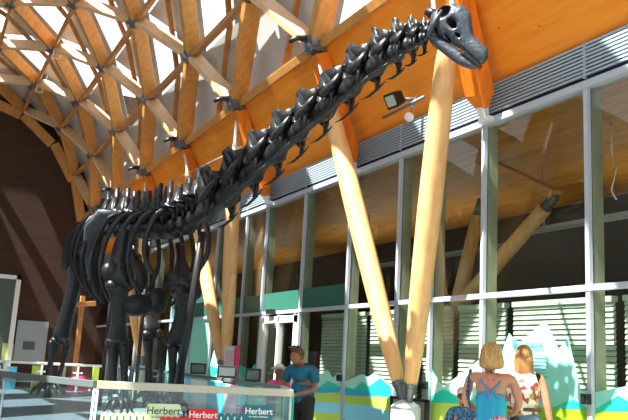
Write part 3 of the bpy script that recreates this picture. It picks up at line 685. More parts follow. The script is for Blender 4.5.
# shoulder hood of overlapping rib heads seen bluish above the left ribs
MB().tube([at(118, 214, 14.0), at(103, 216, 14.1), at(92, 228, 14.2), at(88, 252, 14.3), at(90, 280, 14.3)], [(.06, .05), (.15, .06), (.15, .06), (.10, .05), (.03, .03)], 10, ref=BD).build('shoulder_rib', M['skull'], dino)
MB().tube([at(108, 214, 15.3), at(88, 224, 15.6), at(74, 240, 15.7), at(67, 256, 15.7), at(64, 270, 15.7)], [(.06, .05), (.15, .06), (.15, .06), (.12, .05), (.05, .04)], 10, ref=BD).build('shoulder_rib', M['bone'], dino)
MB().tube([at(100, 222, 14.8), at(94, 240, 14.9), at(92, 262, 14.9), at(95, 285, 14.9), at(99, 305, 14.9)], [(.10, .05), (.16, .06), (.15, .06), (.10, .05), (.04, .03)], 10, ref=BD).build('shoulder_rib', M['bone'], dino)
# steel support rod under the neck
a = at(203, 232, 11.9); b = at(173, 405, 12.2); b = a + (b - a) * ((a.z - DZ) / (a.z - b.z))
MB().tube([a, a + (b-a)*.5 + Vector((.03, 0, 0)), b], [.06, .065, .07], 12).tube([b, b + Vector((0, 0, .04))], .2, 16).build('support_rod', M['black'], dino)
for (xa, ya, da_) in ((117, 240, 14.5), (150, 240, 14.6)):
    a = at(xa, ya, da_); MB().tube([a, (a.x, a.y, DZ)], .035, 8).build('support_post', M['black'], dino)
# skull
O = at(435.8, 15, 7.2); T = at(486.7, 58.3, 6.95); ax_ = (T - O); SL = ax_.length; ax_.normalize()
vdir = (O - CP).normalized(); sd = (vdir - ax_ * vdir.dot(ax_)).normalized(); upv = sd.cross(ax_).normalized()
if upv.z < 0: upv = -upv
def skloft(st, n=16, pinch=0.75):
    mb = MB(); vs = []; st2 = []
    for i in range(len(st) - 1):
        for j in range(3):
            t = j / 3; st2.append([st[i][k] * (1-t) + st[i+1][k] * t for k in range(4)])
    st2.append(list(st[-1]))
    for (u_, tp, bt, hw) in st2:
        c = (tp + bt) / 2; h = (tp - bt) / 2
        for k in range(n):
            a = 2 * math.pi * k / n; sx = math.cos(a); sy = math.sin(a); wv = hw * (abs(sx) ** .8) * (1 if sx > 0 else -1) * (pinch + (1 - pinch) * (1 - (sy + 1) / 2))
            vs.append(O + ax_ * (u_ * SL) + upv * ((c + h * (abs(sy) ** .85) * (1 if sy > 0 else -1)) * SL) + sd * (wv * SL))
    m = len(st2); fs = [(i*n+k, i*n+(k+1) % n, (i+1)*n+(k+1) % n, (i+1)*n+k) for i in range(m-1) for k in range(n)] + [tuple(range(n-1, -1, -1)), tuple((m-1)*n+k for k in range(n))]
    return mb.add(vs, fs, True)
cran = skloft([(-.02, .05, -.06, .10), (.04, .20, -.14, .15), (.12, .28, -.20, .18), (.26, .335, -.20, .18), (.40, .312, -.175, .16), (.52, .21, -.15, .13), (.645, .115, -.13, .11), (.78, .107, -.125, .105), (.93, .10, -.13, .09), (1.0, .03, -.10, .06)])
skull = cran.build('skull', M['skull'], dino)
# carve the openings: temporal opening, eye socket, nostril
def sp(u_, v_, s_): return O + ax_ * (u_ * SL) + upv * (v_ * SL) + sd * (s_ * SL)
Rm = Matrix((ax_, sd, upv)).transposed()
cuts = []
for (u_, v_, ru, rv, tilt) in ((.11, .115, .10, .115, -.5), (.335, .055, .095, .055, .15), (.50, -.015, .055, .03, .0), (.20, -.15, .07, .025, .3), (.42, -.13, .10, .02, .2)):
    for sg in (-1,):
        cc = sp(u_, v_, sg * .17); q = MB().ball(cc, (ru * SL, .15 * SL, rv * SL), 14, 10, Rm @ Matrix.Rotation(tilt, 3, 'Y'))
        cuts.append(q.build('cut', M['bonein']))
        q = MB().ball(sp(u_, v_, .17), (ru * SL, .15 * SL, rv * SL), 14, 10, Rm @ Matrix.Rotation(tilt, 3, 'Y')); cuts.append(q.build('cut', M['bonein']))
bpy.context.view_layer.update()
for cobj in cuts:
    md = skull.modifiers.new('b', 'BOOLEAN'); md.operation = 'DIFFERENCE'; md.object = cobj; md.solver = 'EXACT'; md.material_mode = 'TRANSFER'
dg = bpy.context.evaluated_depsgraph_get(); me = bpy.data.meshes.new_from_object(skull.evaluated_get(dg)); skull.modifiers.clear(); skull.data = me
for cobj in cuts: bpy.data.objects.remove(cobj)
jaw = skloft([(.13, -.20, -.28, .15), (.20, -.205, -.32, .16), (.29, -.18, -.34, .15), (.46, -.165, -.33, .13), (.62, -.145, -.32, .115), (.80, -.13, -.30, .105), (.92, -.135, -.25, .095), (1.0, -.125, -.15, .06)])
jawo = jaw.build('lower_jaw', M['skull'], skull)
for sg in (-1, 1):
    mb = MB()
    for i in range(14):
        u_ = .66 + .025 * i
        mb.tube([sp(u_, -.11, sg * (.10 - .02 * i / 14)), sp(u_ + .012, -.175, sg * (.10 - .02 * i / 14))], [.010 * SL, .005 * SL], 6)
    mb.build('tooth_row', M['bonein'], skull)
MB().tube([sp(.09, .10, -.14), sp(.12, -.05, -.165), sp(.16, -.20, -.165), sp(.19, -.26, -.15)], [.02*SL, .035*SL, .04*SL, .03*SL], 8).build('cheek_bone', M['skull'], skull)
MB().ball(sp(-.06, -.02, 0), .05).tube([sp(-.15, -.03, 0), sp(0, 0, 0)], .045, 8).build('neck_joint', M['bone'], dino)
MB().tube([at(434, 12, 7.5), at(432, -14, 8.2)], .022, 8).build('ceiling_rod', M['silver'], dino)

# ------------------------------------------------------------------ exhibit deck and glass barriers
ZR = 1.05
c0 = onZ(-60, 367, ZR); c1 = onZ(97, 384.5, ZR); c2 = onZ(291, 393, ZR); c3 = onZ(285, 388, ZR); c4 = onZ(174.5, 373, ZR); c5 = Vector((c4.x, 19.5, ZR))
g = lambda v, z: Vector((v.x, v.y, z))
i1 = Vector((.16, .10, 0)); i2 = Vector((-.12, .12, 0))
tag(MB().prism([g(c0 + i1, 0), g(c1 + i1 * 1.2, 0), g(c2 + i2, 0), g(c3 + i2, 0), g(c4 + i2, 0), g(c5 + i2, 0), Vector((c0.x + .16, 19.5, 0))], (0, 0, DZ)).build('exhibit_deck', M['deck'], None, (3, 12, 0)), 'low grey platform carrying the dinosaur skeleton', 'platform')
def barrier(name, pts, hm, gm, lb, rail=(.05, .07), dz=-.02):
    e = empty(name, g(pts[0], 0), lb, 'barrier')
    for a, b in zip(pts[:-1], pts[1:]):
        MB().beam(a, b, rail[0], rail[1], (0, 0, 1)).build('handrail', hm, e)
        d = (b - a).normalized(); n_ = d.cross(Vector((0, 0, 1)))
        k = max(1, round((b - a).length / 1.9))
        for i in range(k):
            p = a + (b - a) * (i / k) + d * .012; q = a + (b - a) * ((i + 1) / k) - d * .012
            MB().prism([g(p, .05) - n_*.006, g(q, .05) - n_*.006, g(q, ZR - .03) - n_*.006, g(p, ZR - .03) - n_*.006], n_ * .012).build('glass_panel', gm, e)
            MB().tube([g(p, 0), g(p, ZR - .03)], .012, 6).build('post', M['silver'], e)
    return e
out = (c0 - c1).normalized()
barrier('glass_barrier', [c1 + out * .03, c0], M['greyrail'], M['bglassdark'], 'tinted glass barrier with dark rail at the lower left, in front of the clawed foot')
barrier('glass_barrier', [c1, c2, c3 + Vector((-.15, -.25, 0))], M['rail'], M['bglass'], 'clear glass barrier with cream rail carrying the three museum cards', (.05, .075))
eb = barrier('glass_barrier', [c3, c4, c5], M['greyrail'], M['bglass'], 'glass barrier with thin black rail and coloured panels behind the dinosaur legs', (.06, .05))
# coloured graphics inside the far barrier
def wallpanel(x0, x1, m, lb, ztop=1.0, zbot=0.42, off=.05):
    a = onX(x0, 390, c3.x); b = onX(x1, 390, c3.x)
    X_ = (c3.x + c4.x) / 2 - off
    tag(MB().box((X_ - .006, min(a.y, b.y), zbot), (X_ + .006, max(a.y, b.y), ztop)).build('graphic_panel', m, eb), lb)
wallpanel(176, 186, M['ltblue'], 'light blue panel at the left end of the far barrier')
wallpanel(186, 203, M['white'], 'white panel between two blue ones on the far barrier')
wallpanel(203, 221, M['cyan'], 'cyan panel left of the pink ones on the far barrier')
wallpanel(221, 233, M['palepink'], 'pale pink panel beside the cyan panel')
wallpanel(234, 262, M['pink'], 'bright pink low panel in the middle of the far barrier', .72)
wallpanel(234, 241, M['ltblue'], 'narrow pale blue panel above the pink one', 1.0, .73)
wallpanel(244, 262, M['white'], 'white panel above the pink one', .98, .73)
wallpanel(263, 272, M['magenta'], 'dark pink panel left of the people at the far barrier')
wallpanel(272, 280, M['beige'], 'beige panel below the child at the far barrier')
wallpanel(280, 289, M['teal'], 'teal panel at the right end of the far barrier')
for x, y, sz, lb in ((198, 371, .26, 'left black information box on the far rail'), (227, 374.5, .30, 'middle black information box at the foot of the column pair'), (253, 378, .22, 'right black information box beside the capped child')):
    p = onX(x, y, (c3.x + c4.x) / 2)
    e = empty('information_box', p, lb, 'box', 'black boxes on the far rail')
    rr_ = Vector((.89, -.45, 0)); ff_ = Vector((-.45, -.89, 0)); q_ = p + Vector((0, 0, .04))
    MB().beam(q_ - rr_*sz/2, q_ + rr_*sz/2, .07, .18, (0, 0, 1)).build('case', M['black'], e)
    q_ = q_ + ff_ * .036
    MB().beam(q_ - rr_*(sz/2 - .03), q_ + rr_*(sz/2 - .03), .012, .12, (0, 0, 1)).build('screen', mat('screen_print', (.10, .12, .12), .3), e)
# pale totem with magenta edge
p = onX(232, 362, 5.2)
e = empty('totem', (p.x, p.y, 0), 'white upright notice totem with magenta edge right of the far column pair', 'sign')
a, b = onX(226.5, 346, p.x), onX(237, 346, p.x)
MB().box((p.x - .03, b.y, 0), (p.x + .03, a.y, a.z)).build('board', M['white'], e)
MB().box((p.x - .04, b.y - .05, 0), (p.x + .04, b.y, a.z + .01)).build('edge', M['magenta'], e)
MB().box((p.x - .036, b.y + .05, a.z - .5), (p.x - .031, a.y - .05, a.z - .08)).build('notice', M['palepink'], e)
MB().box((p.x - .036, b.y + .05, a.z - .75), (p.x - .031, a.y - .05, a.z - .58)).build('notice', M['black'], e)
# museum cards on the near glass
rd = (c2 - c1).normalized(); nn = rd.cross(Vector((0, 0, 1))).normalized()
if nn.y > 0: nn = -nn
OFF = .03
def onplane(x, y):
    d = ray(x, y); p0 = c1 + nn * OFF; t = (p0 - CP).dot(nn) / d.dot(nn); return CP + d * t
def card(sx0, cx0, cx1, ytop, ysc, m, inkm, lb, ink2):
    global OFF; OFF += .014
    e = empty('museum_card', onplane(cx0, 425), lb, 'sign', 'museum cards hung on the near glass')
    zb = onplane(cx0, 436).z
    A_ = onplane(cx0, ytop); B_ = onplane(cx1, ytop + .6)
    r_ = .02
    P = [g(A_, zb), g(A_, A_.z - r_), A_ + rd * r_, B_ - rd * r_, g(B_, B_.z - r_), g(B_, zb)]
    MB().prism(P, nn * .006).build('card', m, e)
    S0 = onplane(sx0, ysc); S1 = onplane(cx0, ysc + .3); L_ = (S1 - S0).length; n = max(4, round(L_ / .062)); pts = []
    for i in range(n):
        a = S0 + (S1 - S0) * (i / n); b = S0 + (S1 - S0) * ((i + 1) / n); c = (a + b) / 2; r_ = (b - a).length / 2
        for k in range(0, 9): th = math.pi * (1 - k / 8); pts.append(c + rd * (r_ * .96 * math.cos(th)) + Vector((0, 0, r_ * .9 * math.sin(th) - r_)))
    P = [g(pts[0], zb)] + pts + [g(pts[-1], zb)]
    MB().prism(P, nn * .005).build('scalloped_edge', m, e)
    mb = MB()
    for i in range(n):
        c = S0 + (S1 - S0) * ((i + .5) / n) + nn * .006; mb.prism([c - rd*.006 + Vector((0, 0, -.04)), c + rd*.006 + Vector((0, 0, -.04)), c + rd*.006 + Vector((0, 0, -.16)), c - rd*.006 + Vector((0, 0, -.16))], nn * .001)
    mb.build('slits', ink2, e)
    W_ = (B_ - A_).length; o = (A_ + B_) / 2 + nn * .007 - Vector((0, 0, W_ * .30))
    text_obj('lettering', 'Herbert', W_ * .30, o, rd, (0, 0, 1), inkm, e, .001)
    text_obj('small_lettering', 'Art Gallery & Museum', W_ * .075, o - Vector((0, 0, W_ * .11)), rd, (0, 0, 1), inkm, e, .001)
wh = mat('white_print', (.85, .85, .85), .6); gr = mat('green_print', (.02, .12, .08), .6)
card(101, 147, 181, 403.5, 411.5, M['cream'], gr, 'pale green museum card with dark lettering, leftmost of the three', gr)
card(160, 189, 218, 408.5, 416, M['red'], wh, 'red museum card with white lettering, in the middle', M['cream'])
card(218, 245, 273, 405, 412.5, M['tealcard'], wh, 'dark teal museum card with white lettering, rightmost of the three', wh)

# ------------------------------------------------------------------ far end furniture
yw = YEND - 0.02
def wallbox(x0, y0, x1, y1, m, name, lb, cat, dep=.05):
    a, b = onY(x0, y0, yw), onY(x1, y1, yw)
    return tag(MB().box((min(a.x, b.x), yw - dep, min(a.z, b.z)), (max(a.x, b.x), yw, max(a.z, b.z))).build(name, m, None, a), lb, cat)
wallbox(18, 320, 44, 362, mat('grey_poster', (.30, .36, .38), .6), 'wall_poster', 'pale grey poster standing against the dark brick wall', 'poster')
wallbox(23, 341, 34, 350, mat('dark_photo', (.08, .09, .10), .6), 'poster_picture', 'small dark picture fixed on the pale grey poster', 'picture', .06)
wallbox(3, 343, 12, 361, mat('lime_sign', (.36, .42, .14), .6), 'notice_sign', 'small yellow-green sign beside the white door frame', 'sign')
d2 = empty('door_2', onY(5, 365, yw), kind='structure')
a, b = onY(-12, 273, yw), onY(10, 366, yw)
MB().box((b.x - .16, yw - .1, 0), (b.x, yw, a.z)).box((a.x - .3, yw - .1, a.z - .14), (b.x, yw, a.z)).build('door_frame', M['white'], d2)
MB().box((a.x - .3, yw - .03, 0), (b.x - .16, yw - .01, a.z - .14)).build('door_leaf', mat('dim_green_door', (.05, .09, .07), .4), d2)
# timber stand between the legs in the back
def post(x, y0, y1, Y, w_, m, nm, lb):
    a, b = onY(x, y0, Y), onY(x, y1, Y); return tag(MB().beam((a.x, Y, 0), (a.x, Y, a.z), w_, w_, (0, 1, 0)).build(nm, m, None, (a.x, Y, 0)), lb, 'post')
tp = post(83, 296, 350, 26.5, .15, M['beamC'], 'timber_post', 'dim orange timber post standing between the hind leg and the front leg')
bb = onY(72, 305, 26.5); cc = onY(95, 300, 26.5)
MB().beam((bb.x, 26.34, bb.z), (cc.x, 26.34, bb.z + .1), .10, .16, (0, 0, 1)).build('cross_rail', M['beamC'], tp)
# white fence
zf = 1.0
f0 = onZ(-30, 362.0, zf); f1 = onZ(135, 366.5, zf); fe = empty('white_fence', (f0.x, f0.y, 0), 'white metal fence with posts behind the skeleton at the lower left', 'fence')
f1 = Vector((c5.x, 20.6, zf)); f0 = Vector((.2, 20.6, zf))
MB().beam(f0, f1, .05, .06, (0, 0, 1)).beam(f0 - Vector((0, 0, .45)), f1 - Vector((0, 0, .45)), .03, .03, (0, 0, 1)).build('rails', M['white'], fe)
x = 0.3
while x < f1.x:
    MB().beam((x, 20.6, 0), (x, 20.6, zf), .05, .05, (0, 1, 0)).beam((x - .12, 20.6, .80), (x + .12, 20.6, .80), .04, .04, (0, 0, 1)).build('post', M['white'], fe); x += .88
for i, (x0, x1, y0, m, lb) in enumerate(((-5, 3, 366, 'white', 'white leaflet panel at the left edge behind the barrier'), (10, 20, 367, 'cyan', 'teal display panel left of the clawed foot'), (36, 44, 366, 'lime', 'lime green display panel beside the clawed foot'), (63, 70, 367, 'beige', 'beige display panel left of the magenta seat'), (98, 104, 367, 'lime', 'lime display panel beside the left front leg'), (127, 135, 369, 'cyan', 'cyan display panel between the two front legs'))):
    a, b = onY(x0, y0, 21.5), onY(x1, y0, 21.5)
    tag(MB().box((a.x, 22.05, 0), (b.x, 22.15, a.z)).build('display_board', M[m], None, (a.x, 22.1, 0)), lb, 'board', 'display boards behind the white fence')
p = onY(79, 373, 21.6); e = empty('round_seat', (p.x, 21.6, 0), 'magenta round seat behind the white fence', 'seat')
MB().tube([(p.x, 21.6, 0), (p.x, 21.6, .55), (p.x, 21.6, .66), (p.x, 21.6, .70)], [.26, .30, .28, .18], 16).build('cushion', M['magenta'], e)
cab = onX(412, 396, XF - .06)
e = empty('low_screen', (XF - .1, cab.y, 0), 'low grey board in a black frame behind the white plinth', 'screen')
a, b = onX(392, 396, XF - .1), onX(428, 396.5, XF - .1)
MB().box((XF - .10, b.y + .03, 0), (XF - .08, a.y - .03, a.z - .03)).build('board', mat('grey_board', (.30, .33, .33), .5), e)
mb = MB().box((XF - .13, b.y, a.z - .03), (XF - .07, a.y, a.z))
for y in (a.y - .03, b.y): mb.box((XF - .13, y, 0), (XF - .07, y + .03, a.z))
mb.build('frame', M['black'], e)

# ------------------------------------------------------------------ people
def skin_mesh(name, V, Eg, Rd, m, par, sub=2, root=0):
    me = bpy.data.meshes.new(name); me.from_pydata([Vector(v) for v in V], Eg, []); o = bpy.data.objects.new(name, me); COL.objects.link(o)
    md = o.modifiers.new('s', 'SKIN'); md.use_smooth_shade = True
    for i, r in enumerate(Rd):
        rr = r if hasattr(r, '__len__') else (r, r); me.skin_vertices[0].data[i].radius = rr
    me.skin_vertices[0].data[root].use_root = True
    s2 = o.modifiers.new('d', 'SUBSURF'); s2.levels = sub; s2.render_levels = sub
    bpy.context.view_layer.update(); dg = bpy.context.evaluated_depsgraph_get(); m2 = bpy.data.meshes.new_from_object(o.evaluated_get(dg)); bpy.data.objects.remove(o)
    for p in m2.polygons: p.use_smooth = True
    m2.materials.clear(); m2.materials.append(m); return m2
def person(loc, head_deg, H, label, skin, J, cloth, hairfn, fem=True, nod=0.0):
    """J: overrides of joints in local units of H (x right, y forward, z up)."""
    R = Matrix.Rotation(math.radians(head_deg), 3, 'Z'); loc = Vector(loc)
    W = .100 if fem else .125
    j = dict(pelvis=(0, 0, .53), belly=(0, 0, .60), chest=(0, 0, .70), upper=(0, 0, .775), neckb=(0, 0, .825), neck=(0, .008, .865), jaw=(0, .018, .905), head=(0, .012, .945),
             lsh=(-W, 0, .80), lel=(-W - .035, .0, .63), lwr=(-W - .05, .05, .49), lha=(-W - .05, .07, .45), rsh=(W, 0, .80), rel=(W + .035, 0, .63), rwr=(W + .05, .05, .49), rha=(W + .05, .07, .45),
             lhip=(-.055, 0, .49), lkn=(-.06, .01, .28), lan=(-.06, 0, .05), lto=(-.06, .085, .018), rhip=(.055, 0, .49), rkn=(.06, .01, .28), ran=(.06, 0, .05), rto=(.06, .085, .018))
    j.update(J)
    rad = dict(pelvis=(.088, .065), belly=(.075 if fem else .085, .055), chest=(.085 if fem else .098, .062), upper=(.075 if fem else .092, .052), neckb=.036, neck=.032 if fem else .038, jaw=(.042, .048), head=(.048, .058),
               lsh=.034, lel=.025, lwr=.017, lha=(.022, .014), rsh=.034, rel=.025, rwr=.017, rha=(.022, .014), lhip=.055, lkn=.035, lan=.024, lto=(.024, .016), rhip=.055, rkn=.035, ran=.024, rto=(.024, .016))
    names = list(j); idx = {n_: i for i, n_ in enumerate(names)}
    pos = {n_: R @ Vector(j[n_]) * H for n_ in names}
    pairs = [('pelvis', 'belly'), ('belly', 'chest'), ('chest', 'upper'), ('upper', 'neckb'), ('neckb', 'neck'), ('neck', 'jaw'), ('jaw', 'head')]
    for q in 'lr': pairs += [('upper', q+'sh'), (q+'sh', q+'el'), (q+'el', q+'wr'), (q+'wr', q+'ha'), ('pelvis', q+'hip'), (q+'hip', q+'kn'), (q+'kn', q+'an'), (q+'an', q+'to')]
    sc = lambda n_, k=0: tuple((x_ * H + k) for x_ in (rad[n_] if hasattr(rad[n_], '__len__') else (rad[n_],) * 2))
    V = [pos[n_] for n_ in names]; Eg = [(idx[a], idx[b]) for a, b in pairs]; Rd = [sc(n_) for n_ in names]
    # five fingers at each hand
    for q in 'lr':
        h = pos[q+'ha']; d = (h - pos[q+'wr']).normalized(); s_ = R @ Vector((0, 1, 0)); s_ = (s_ - d * s_.dot(d)).normalized(); inw = d.cross(s_)
        for fi in range(5):
            off = (fi - 1.7) * .011 * H; L = (.030, .042, .046, .043, .034)[fi] * H
            dd = d if fi else (d * .5 + s_ * -.9).normalized()
            a = h + s_ * off - (d * .004 * H if fi else d * .018 * H); b = a + dd * L * .55; c = b + (dd * .8 + inw * .4).normalized() * L * .5
            i0 = len(V); V += [a, b, c]; Rd += [(.0062 * H,) * 2, (.0058 * H,) * 2, (.0045 * H,) * 2]; Eg += [(idx[q+'ha'], i0), (i0, i0+1), (i0+1, i0+2)]
    body = skin_mesh('person', V, Eg, Rd, skin, None)
    # face features joined into the same surface mesh
    hd = pos['head']; jw = pos['jaw']; fw = R @ Vector((0, 1, 0)); rt = R @ Vector((1, 0, 0)); uh = (hd - jw).normalized(); fwd = (fw - uh * fw.dot(uh)).normalized()
    k = H
    mb = MB().ball((hd * .55 + jw * .45), (.046*k, .058*k, .068*k), 16, 12, Matrix((rt, fwd, uh)).transposed())
    mb.ball(jw + fwd*.052*k + uh*.012*k, (.009*k, .012*k, .015*k), 8, 6)
    for s_ in (-1, 1): mb.ball(jw + uh*.015*k + rt*s_*.047*k, (.007*k, .012*k, .018*k), 8, 6, R)
    o = bpy.data.objects.new('person', body); COL.objects.link(o); o.location = loc; WL[o.name] = loc
    bm = bmesh.new(); bm.from_mesh(body); tmp = bpy.data.meshes.new('t'); tmp.from_pydata(mb.v, [], mb.f); bm.from_mesh(tmp); 
    for f in bm.faces: f.smooth = True
    bm.to_mesh(body); bm.free(); tag(o, label, 'person')
    # eyes and mouth
    mb = MB()
    for s_ in (-1, 1): mb.ball(loc + jw + uh*.026*k + fwd*.050*k + rt*s_*.018*k, .006*k, 8, 6)
    mb.build('eyes', M['black'], o)
    MB().ball(loc + jw - uh*.010*k + fwd*.050*k, (.014*k, .006*k, .004*k), 8, 6, R).build('mouth', mat('lips', (.45, .12, .10), .5), o)
    for nm, parts, prs, extra, m in cloth:
        ii = {n_: i for i, n_ in enumerate(parts)}
        VV = []
        for n_ in parts:
            if ':' in n_:
                a, b, t = n_.split(':'); VV.append(pos[a] + (pos[b] - pos[a]) * float(t))
            else: VV.append(pos[n_])
        RR = []
        for n_ in parts:
            base = n_.split(':')[0]; e_ = extra if not isinstance(extra, dict) else extra.get(n_, extra.get('*', .01))
            if ':' in n_:
                a, b, t = n_.split(':'); ra, rb = sc(a), sc(b); t = float(t); RR.append((ra[0]*(1-t)+rb[0]*t + e_, ra[1]*(1-t)+rb[1]*t + e_))
            else: RR.append(sc(n_, e_))
        me = skin_mesh(nm, VV, [(ii[a], ii[b]) for a, b in prs], RR, m, None); c = bpy.data.objects.new(nm, me); COL.objects.link(c); c.parent = o; WL[c.name] = loc
    hairfn(o, loc + hd, loc + jw, rt, fwd, uh, k)
    return o, {n_: loc + pos[n_] for n_ in pos}, (rt, fwd)
def bob(o, hd, jw, rt, fw, uh, k):
    ax = Matrix((rt, fw, uh)).transposed(); c = hd*.6 + jw*.4
    mb = MB().ball(c + uh*.014*k - fw*.012*k, (.064*k, .066*k, .066*k), 18, 12, ax)
    mb.tube([c + uh*.02*k - fw*.016*k, c - uh*.03*k - fw*.02*k, c - uh*.062*k - fw*.018*k, c - uh*.072*k - fw*.018*k], [(.062*k, .056*k), (.072*k, .054*k), (.070*k, .046*k), (.058*k, .036*k)], 18, ref=fw)
    mb.build('hair', M['blonde'], o)
def longhair(o, hd, jw, rt, fw, uh, k):
    ax = Matrix((rt, fw, uh)).transposed(); c = hd*.6 + jw*.4
    mb = MB().ball(c + uh*.014*k - fw*.010*k, (.054*k, .064*k, .063*k), 18, 12, ax)
    mb.tube([c + uh*.02*k - fw*.016*k, c - uh*.03*k - fw*.026*k, c - uh*.075*k - fw*.036*k, c - uh*.115*k - fw*.046*k, c - uh*.145*k - fw*.048*k], [(.054*k, .05*k), (.060*k, .045*k), (.056*k, .034*k), (.044*k, .026*k), (.014*k, .012*k)], 18, ref=fw)
    mb.build('hair', M['auburn'], o)
def shorthair(m, cap=None, brim=False, glasses=False):
    def f(o, hd, jw, rt, fw, uh, k):
        ax = Matrix((rt, fw, uh)).transposed(); c = hd*.6 + jw*.4
        MB().ball(c + uh*.014*k - fw*.012*k, (.051*k, .060*k, .058*k), 16, 10, ax).build('hair', m, o)
        if cap:
            mb = MB().ball(c + uh*.034*k - fw*.002*k, (.057*k, .066*k, .046*k), 16, 10, ax)
            if brim: mb.tube([c + uh*.036*k, c + uh*.026*k], [(.085*k, .09*k), (.10*k, .105*k)], 20, ref=fw)
            else: mb.ball(c + uh*.040*k + fw*.075*k, (.040*k, .045*k, .007*k), 14, 6, ax)
            mb.build('cap', cap, o)
        if glasses:
            mb = MB()
            for s_ in (-1, 1): mb.ball(c + uh*.070*k + fw*.040*k + rt*s_*.022*k, (.019*k, .010*k, .012*k), 10, 6, ax)
            mb.tube([c + uh*.068*k + fw*.046*k - rt*.04*k, c + uh*.068*k + fw*.046*k + rt*.04*k], .004*k, 6)
            mb.build('sunglasses', M['black'], o)
    return f
def shirt(sleeve, hem='pelvis', ex=.012, armr=.012, name='shirt', m=None):
    parts = [hem, 'belly', 'chest', 'upper', 'upper:neckb:.5']; prs = [(hem, 'belly'), ('belly', 'chest'), ('chest', 'upper'), ('upper', 'upper:neckb:.5')]; ex_ = {'*': ex, 'upper': ex + .016, 'upper:neckb:.5': -.004}
    if sleeve:
        for q in 'lr':
            e_ = '%ssh:%sel:%s' % (q, q, sleeve); m_ = 'upper:%ssh:.5' % q; parts += [m_, q+'sh', e_]; prs += [('upper', m_), (m_, q+'sh'), (q+'sh', e_)]; ex_[m_] = ex; ex_[q+'sh'] = armr; ex_[e_] = armr + .006
    else:
        for q in 'lr':
            e_ = 'upper:%ssh:.8' % q; parts.append(e_); prs.append(('upper', e_)); ex_[e_] = .012
    return (name, parts, prs, ex_, m)
def trousers(t, m, name='jeans', ex=.024):
    parts = ['pelvis:belly:1.2', 'pelvis']; prs = [('pelvis:belly:1.2', 'pelvis')]
    for q in 'lr':
        parts += [q+'hip', q+'kn'] if t == 'long' else [q+'hip', '%ship:%skn:%s' % (q, q, t)]
        prs += [('pelvis', q+'hip'), (q+'hip', parts[-1])]
        if t == 'long': e_ = '%skn:%san:.9' % (q, q); parts.append(e_); prs.append((q+'kn', e_))
    return (name, parts, prs, ex, m)
def shoes(o, P, m, k):
    mb_ = {'l': None, 'r': None}
    for q in 'lr':
        a, t = P[q+'an'], P[q+'to']; MB().tube([g(a, .035) - (t-a)*.25*Vector((1, 1, 0)).length/1.6, g(a, .05), g(t, .035), g(t, .03) + (g(t, 0)-g(a, 0))*.25], [(.03, .03), (.045, .045), (.045, .032), (.02, .02)], 12, ref=(0, 0, 1)).build('shoe', m, o)
# woman in blue
p = at(491.5, 359, 7.45)
hdg = -42   # facing the facade
o, P, (rt, fw) = person((p.x, p.y, 0), hdg, 1.655, 'blonde woman with short bob in a blue racer-strap top, seen from behind', M['skin'],
    dict(rsh=(.118, 0, .805), lsh=(-.118, 0, .805), rel=(.158, .02, .665), rwr=(.12, .10, .60), rha=(.085, .125, .60), lel=(-.15, .04, .66), lwr=(-.09, .13, .61), lha=(-.05, .145, .61)),
    [('vest', ['pelvis', 'pelvis:belly:.5', 'belly', 'chest', 'chest:upper:.75'], [('pelvis', 'pelvis:belly:.5'), ('pelvis:belly:.5', 'belly'), ('belly', 'chest'), ('chest', 'chest:upper:.75')], {'*': .034, 'pelvis': .045, 'chest': .034, 'chest:upper:.75': .022}, M['bluetop']),
     trousers('.75', M['pinkskirt'], 'skirt', .035)], bob)
bk = -fw
up_ = P['upper']; ch = P['chest']
mb = MB()
for s_ in (-1, 1):
    mb.tube([P['neckb'] + rt*s_*.10 + Vector((0, 0, -.01)), up_ + rt*s_*.085 + bk*.108 + Vector((0, 0, .015)), ch + rt*s_*.02 + bk*.142 + Vector((0, 0, .07)), ch + bk*.152 + Vector((0, 0, -.0))], [.012]*4, 6)
    mb.tube([ch + bk*.145 + Vector((0, 0, .07)), ch + rt*s_*.07 + bk*.14 + Vector((0, 0, .03)), ch + rt*s_*.14 + bk*.10 + Vector((0, 0, .0))], [.011]*3, 6)
mb.build('straps', M['strap'], o)
mb = MB()
for s_ in (-1, 1): mb.tube([P['neckb'] + rt*s_*.06 + bk*.05, up_ + rt*s_*.02 + bk*.106 + Vector((0, 0, .03))], [.012]*2, 6)
mb.build('bikini_strap', M['pinktop'], o); shoes(o, P, M['black'], 1)
tag(MB().tube([P['lsh'] + Vector((0, 0, .06)), P['lsh'] + bk*.10 - rt*.02 + Vector((0, 0, -.15)), P['belly'] - rt*.19 + bk*.06, P['pelvis'] - rt*.2], [.016, .018, .02, .02], 8).ball(P['pelvis'] - rt*.23 + Vector((0, 0, -.08)), (.06, .12, .13)).build('shoulder_bag', M['navyprint'], None, P['pelvis']), 'dark bag on a strap over the left shoulder of the woman in blue', 'bag')
# woman in floral top
p = at(524, 357, 8.0)
o, P, (rt, fw) = person((p.x, p.y, 0), -48, 1.675, 'slim woman with long hair, floral sleeveless top and jeans, seen from behind', M['skin'],
    dict(lsh=(-.100, 0, .805), rsh=(.100, 0, .805), rel=(.135, .01, .645), rwr=(.155, .03, .525), rha=(.165, .045, .49), lel=(-.125, .05, .66), lwr=(-.07, .14, .70), lha=(-.05, .16, .72)),
    [shirt(None, 'pelvis:belly:.55', .032, name='floral_top', m=M['floral']), trousers('long', M['denim'])], longhair)
MB().tube([P['pelvis'] + Vector((0, 0, .125)), P['pelvis'] + Vector((0, 0, .16))], [(.168, .132)] * 2, 20, ref=fw).build('belt', M['brown'], o)
q = P['pelvis'] - fw*.145 - rt*.075 + Vector((0, 0, .05)); MB().ball(q, (.05, .02, .055), 10, 6, Matrix((rt, fw, Vector((0, 0, 1)))).transposed()).build('back_pocket', M['black'], o)
shoes(o, P, M['brown'], 1)
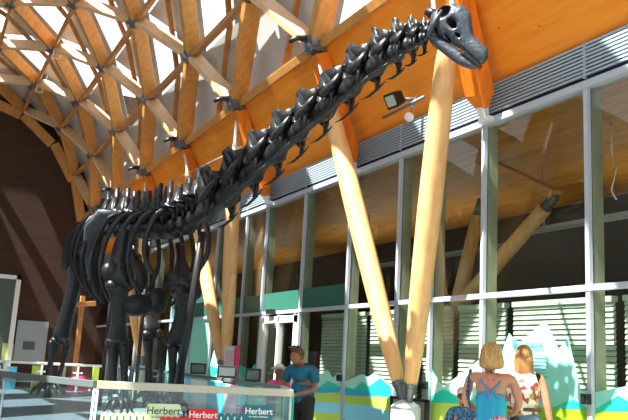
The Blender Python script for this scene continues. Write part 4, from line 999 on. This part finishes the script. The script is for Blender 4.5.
# small child beside the woman in blue
p = at(463, 394, 8.2)
H_ = p.z / .945
o, P, (rt, fw) = person((p.x, p.y, 0), -35, H_, 'small child in pale pink cap and dark patterned clothes left of the woman in blue', M['skin'], dict(),
    [shirt('.8', 'pelvis:belly:-.5', .026, .014, m=M['navyprint']), trousers('long', M['navyprint'], 'trousers', .014)], shorthair(M['brown'], mat('pale_pink_cap', (.72, .45, .50), .7)))
shoes(o, P, M['black'], 1)
# man with cap
p = at(305, 359, 10.6)
o, P, (rt, fw) = person((p.x, p.y, 0), 115, 1.60, 'man in petrol blue polo shirt and dark shorts looking down beside the glass barrier', M['skindark'],
    dict(chest=(0, .02, .70), upper=(0, .035, .775), neckb=(0, .055, .825), neck=(0, .075, .858), jaw=(0, .125, .880), head=(0, .110, .925),
         lsh=(-.128, .03, .80), rsh=(.128, .03, .80), lel=(-.165, .05, .64), lwr=(-.05, .17, .59), lha=(-.01, .19, .585), rel=(.165, .08, .645), rwr=(.06, .20, .62), rha=(.02, .215, .61)),
    [shirt('.75', 'pelvis:belly:-.5', .040, .022, m=M['polo']), trousers('.85', M['shorts'], 'shorts', .022)], shorthair(M['brown'], mat('brown_cap', (.10, .045, .03), .8), glasses=True), fem=False)
shoes(o, P, M['black'], 1)
h = (P['lha'] + P['rha']) / 2 - Vector((0, 0, .12))
e = empty('carrier_bag', h, 'dark bag held low in front of the man in petrol blue', 'bag')
MB().tube([h + Vector((0, 0, .12)), h + Vector((0, 0, .04)), h + Vector((0, 0, -.12)), h + Vector((0, 0, -.24))], [(.03, .02), (.09, .05), (.12, .07), (.10, .06)], 12).build('body', M['shorts'], e)
# girl with white hat
p = at(279, 371, 11.0)
H_ = 1.30
o, P, (rt, fw) = person((p.x, p.y, 0), 165, p.z/.93, 'girl in white sun hat and pink top standing behind the black rail', M['skindark'], dict(),
    [shirt('.5', 'pelvis:belly:-.5', .030, .014, m=M['pinktop']), trousers('.6', M['navyprint'], 'shorts', .02)], shorthair(M['brown'], M['whitecap'], brim=True))
shoes(o, P, M['black'], 1)
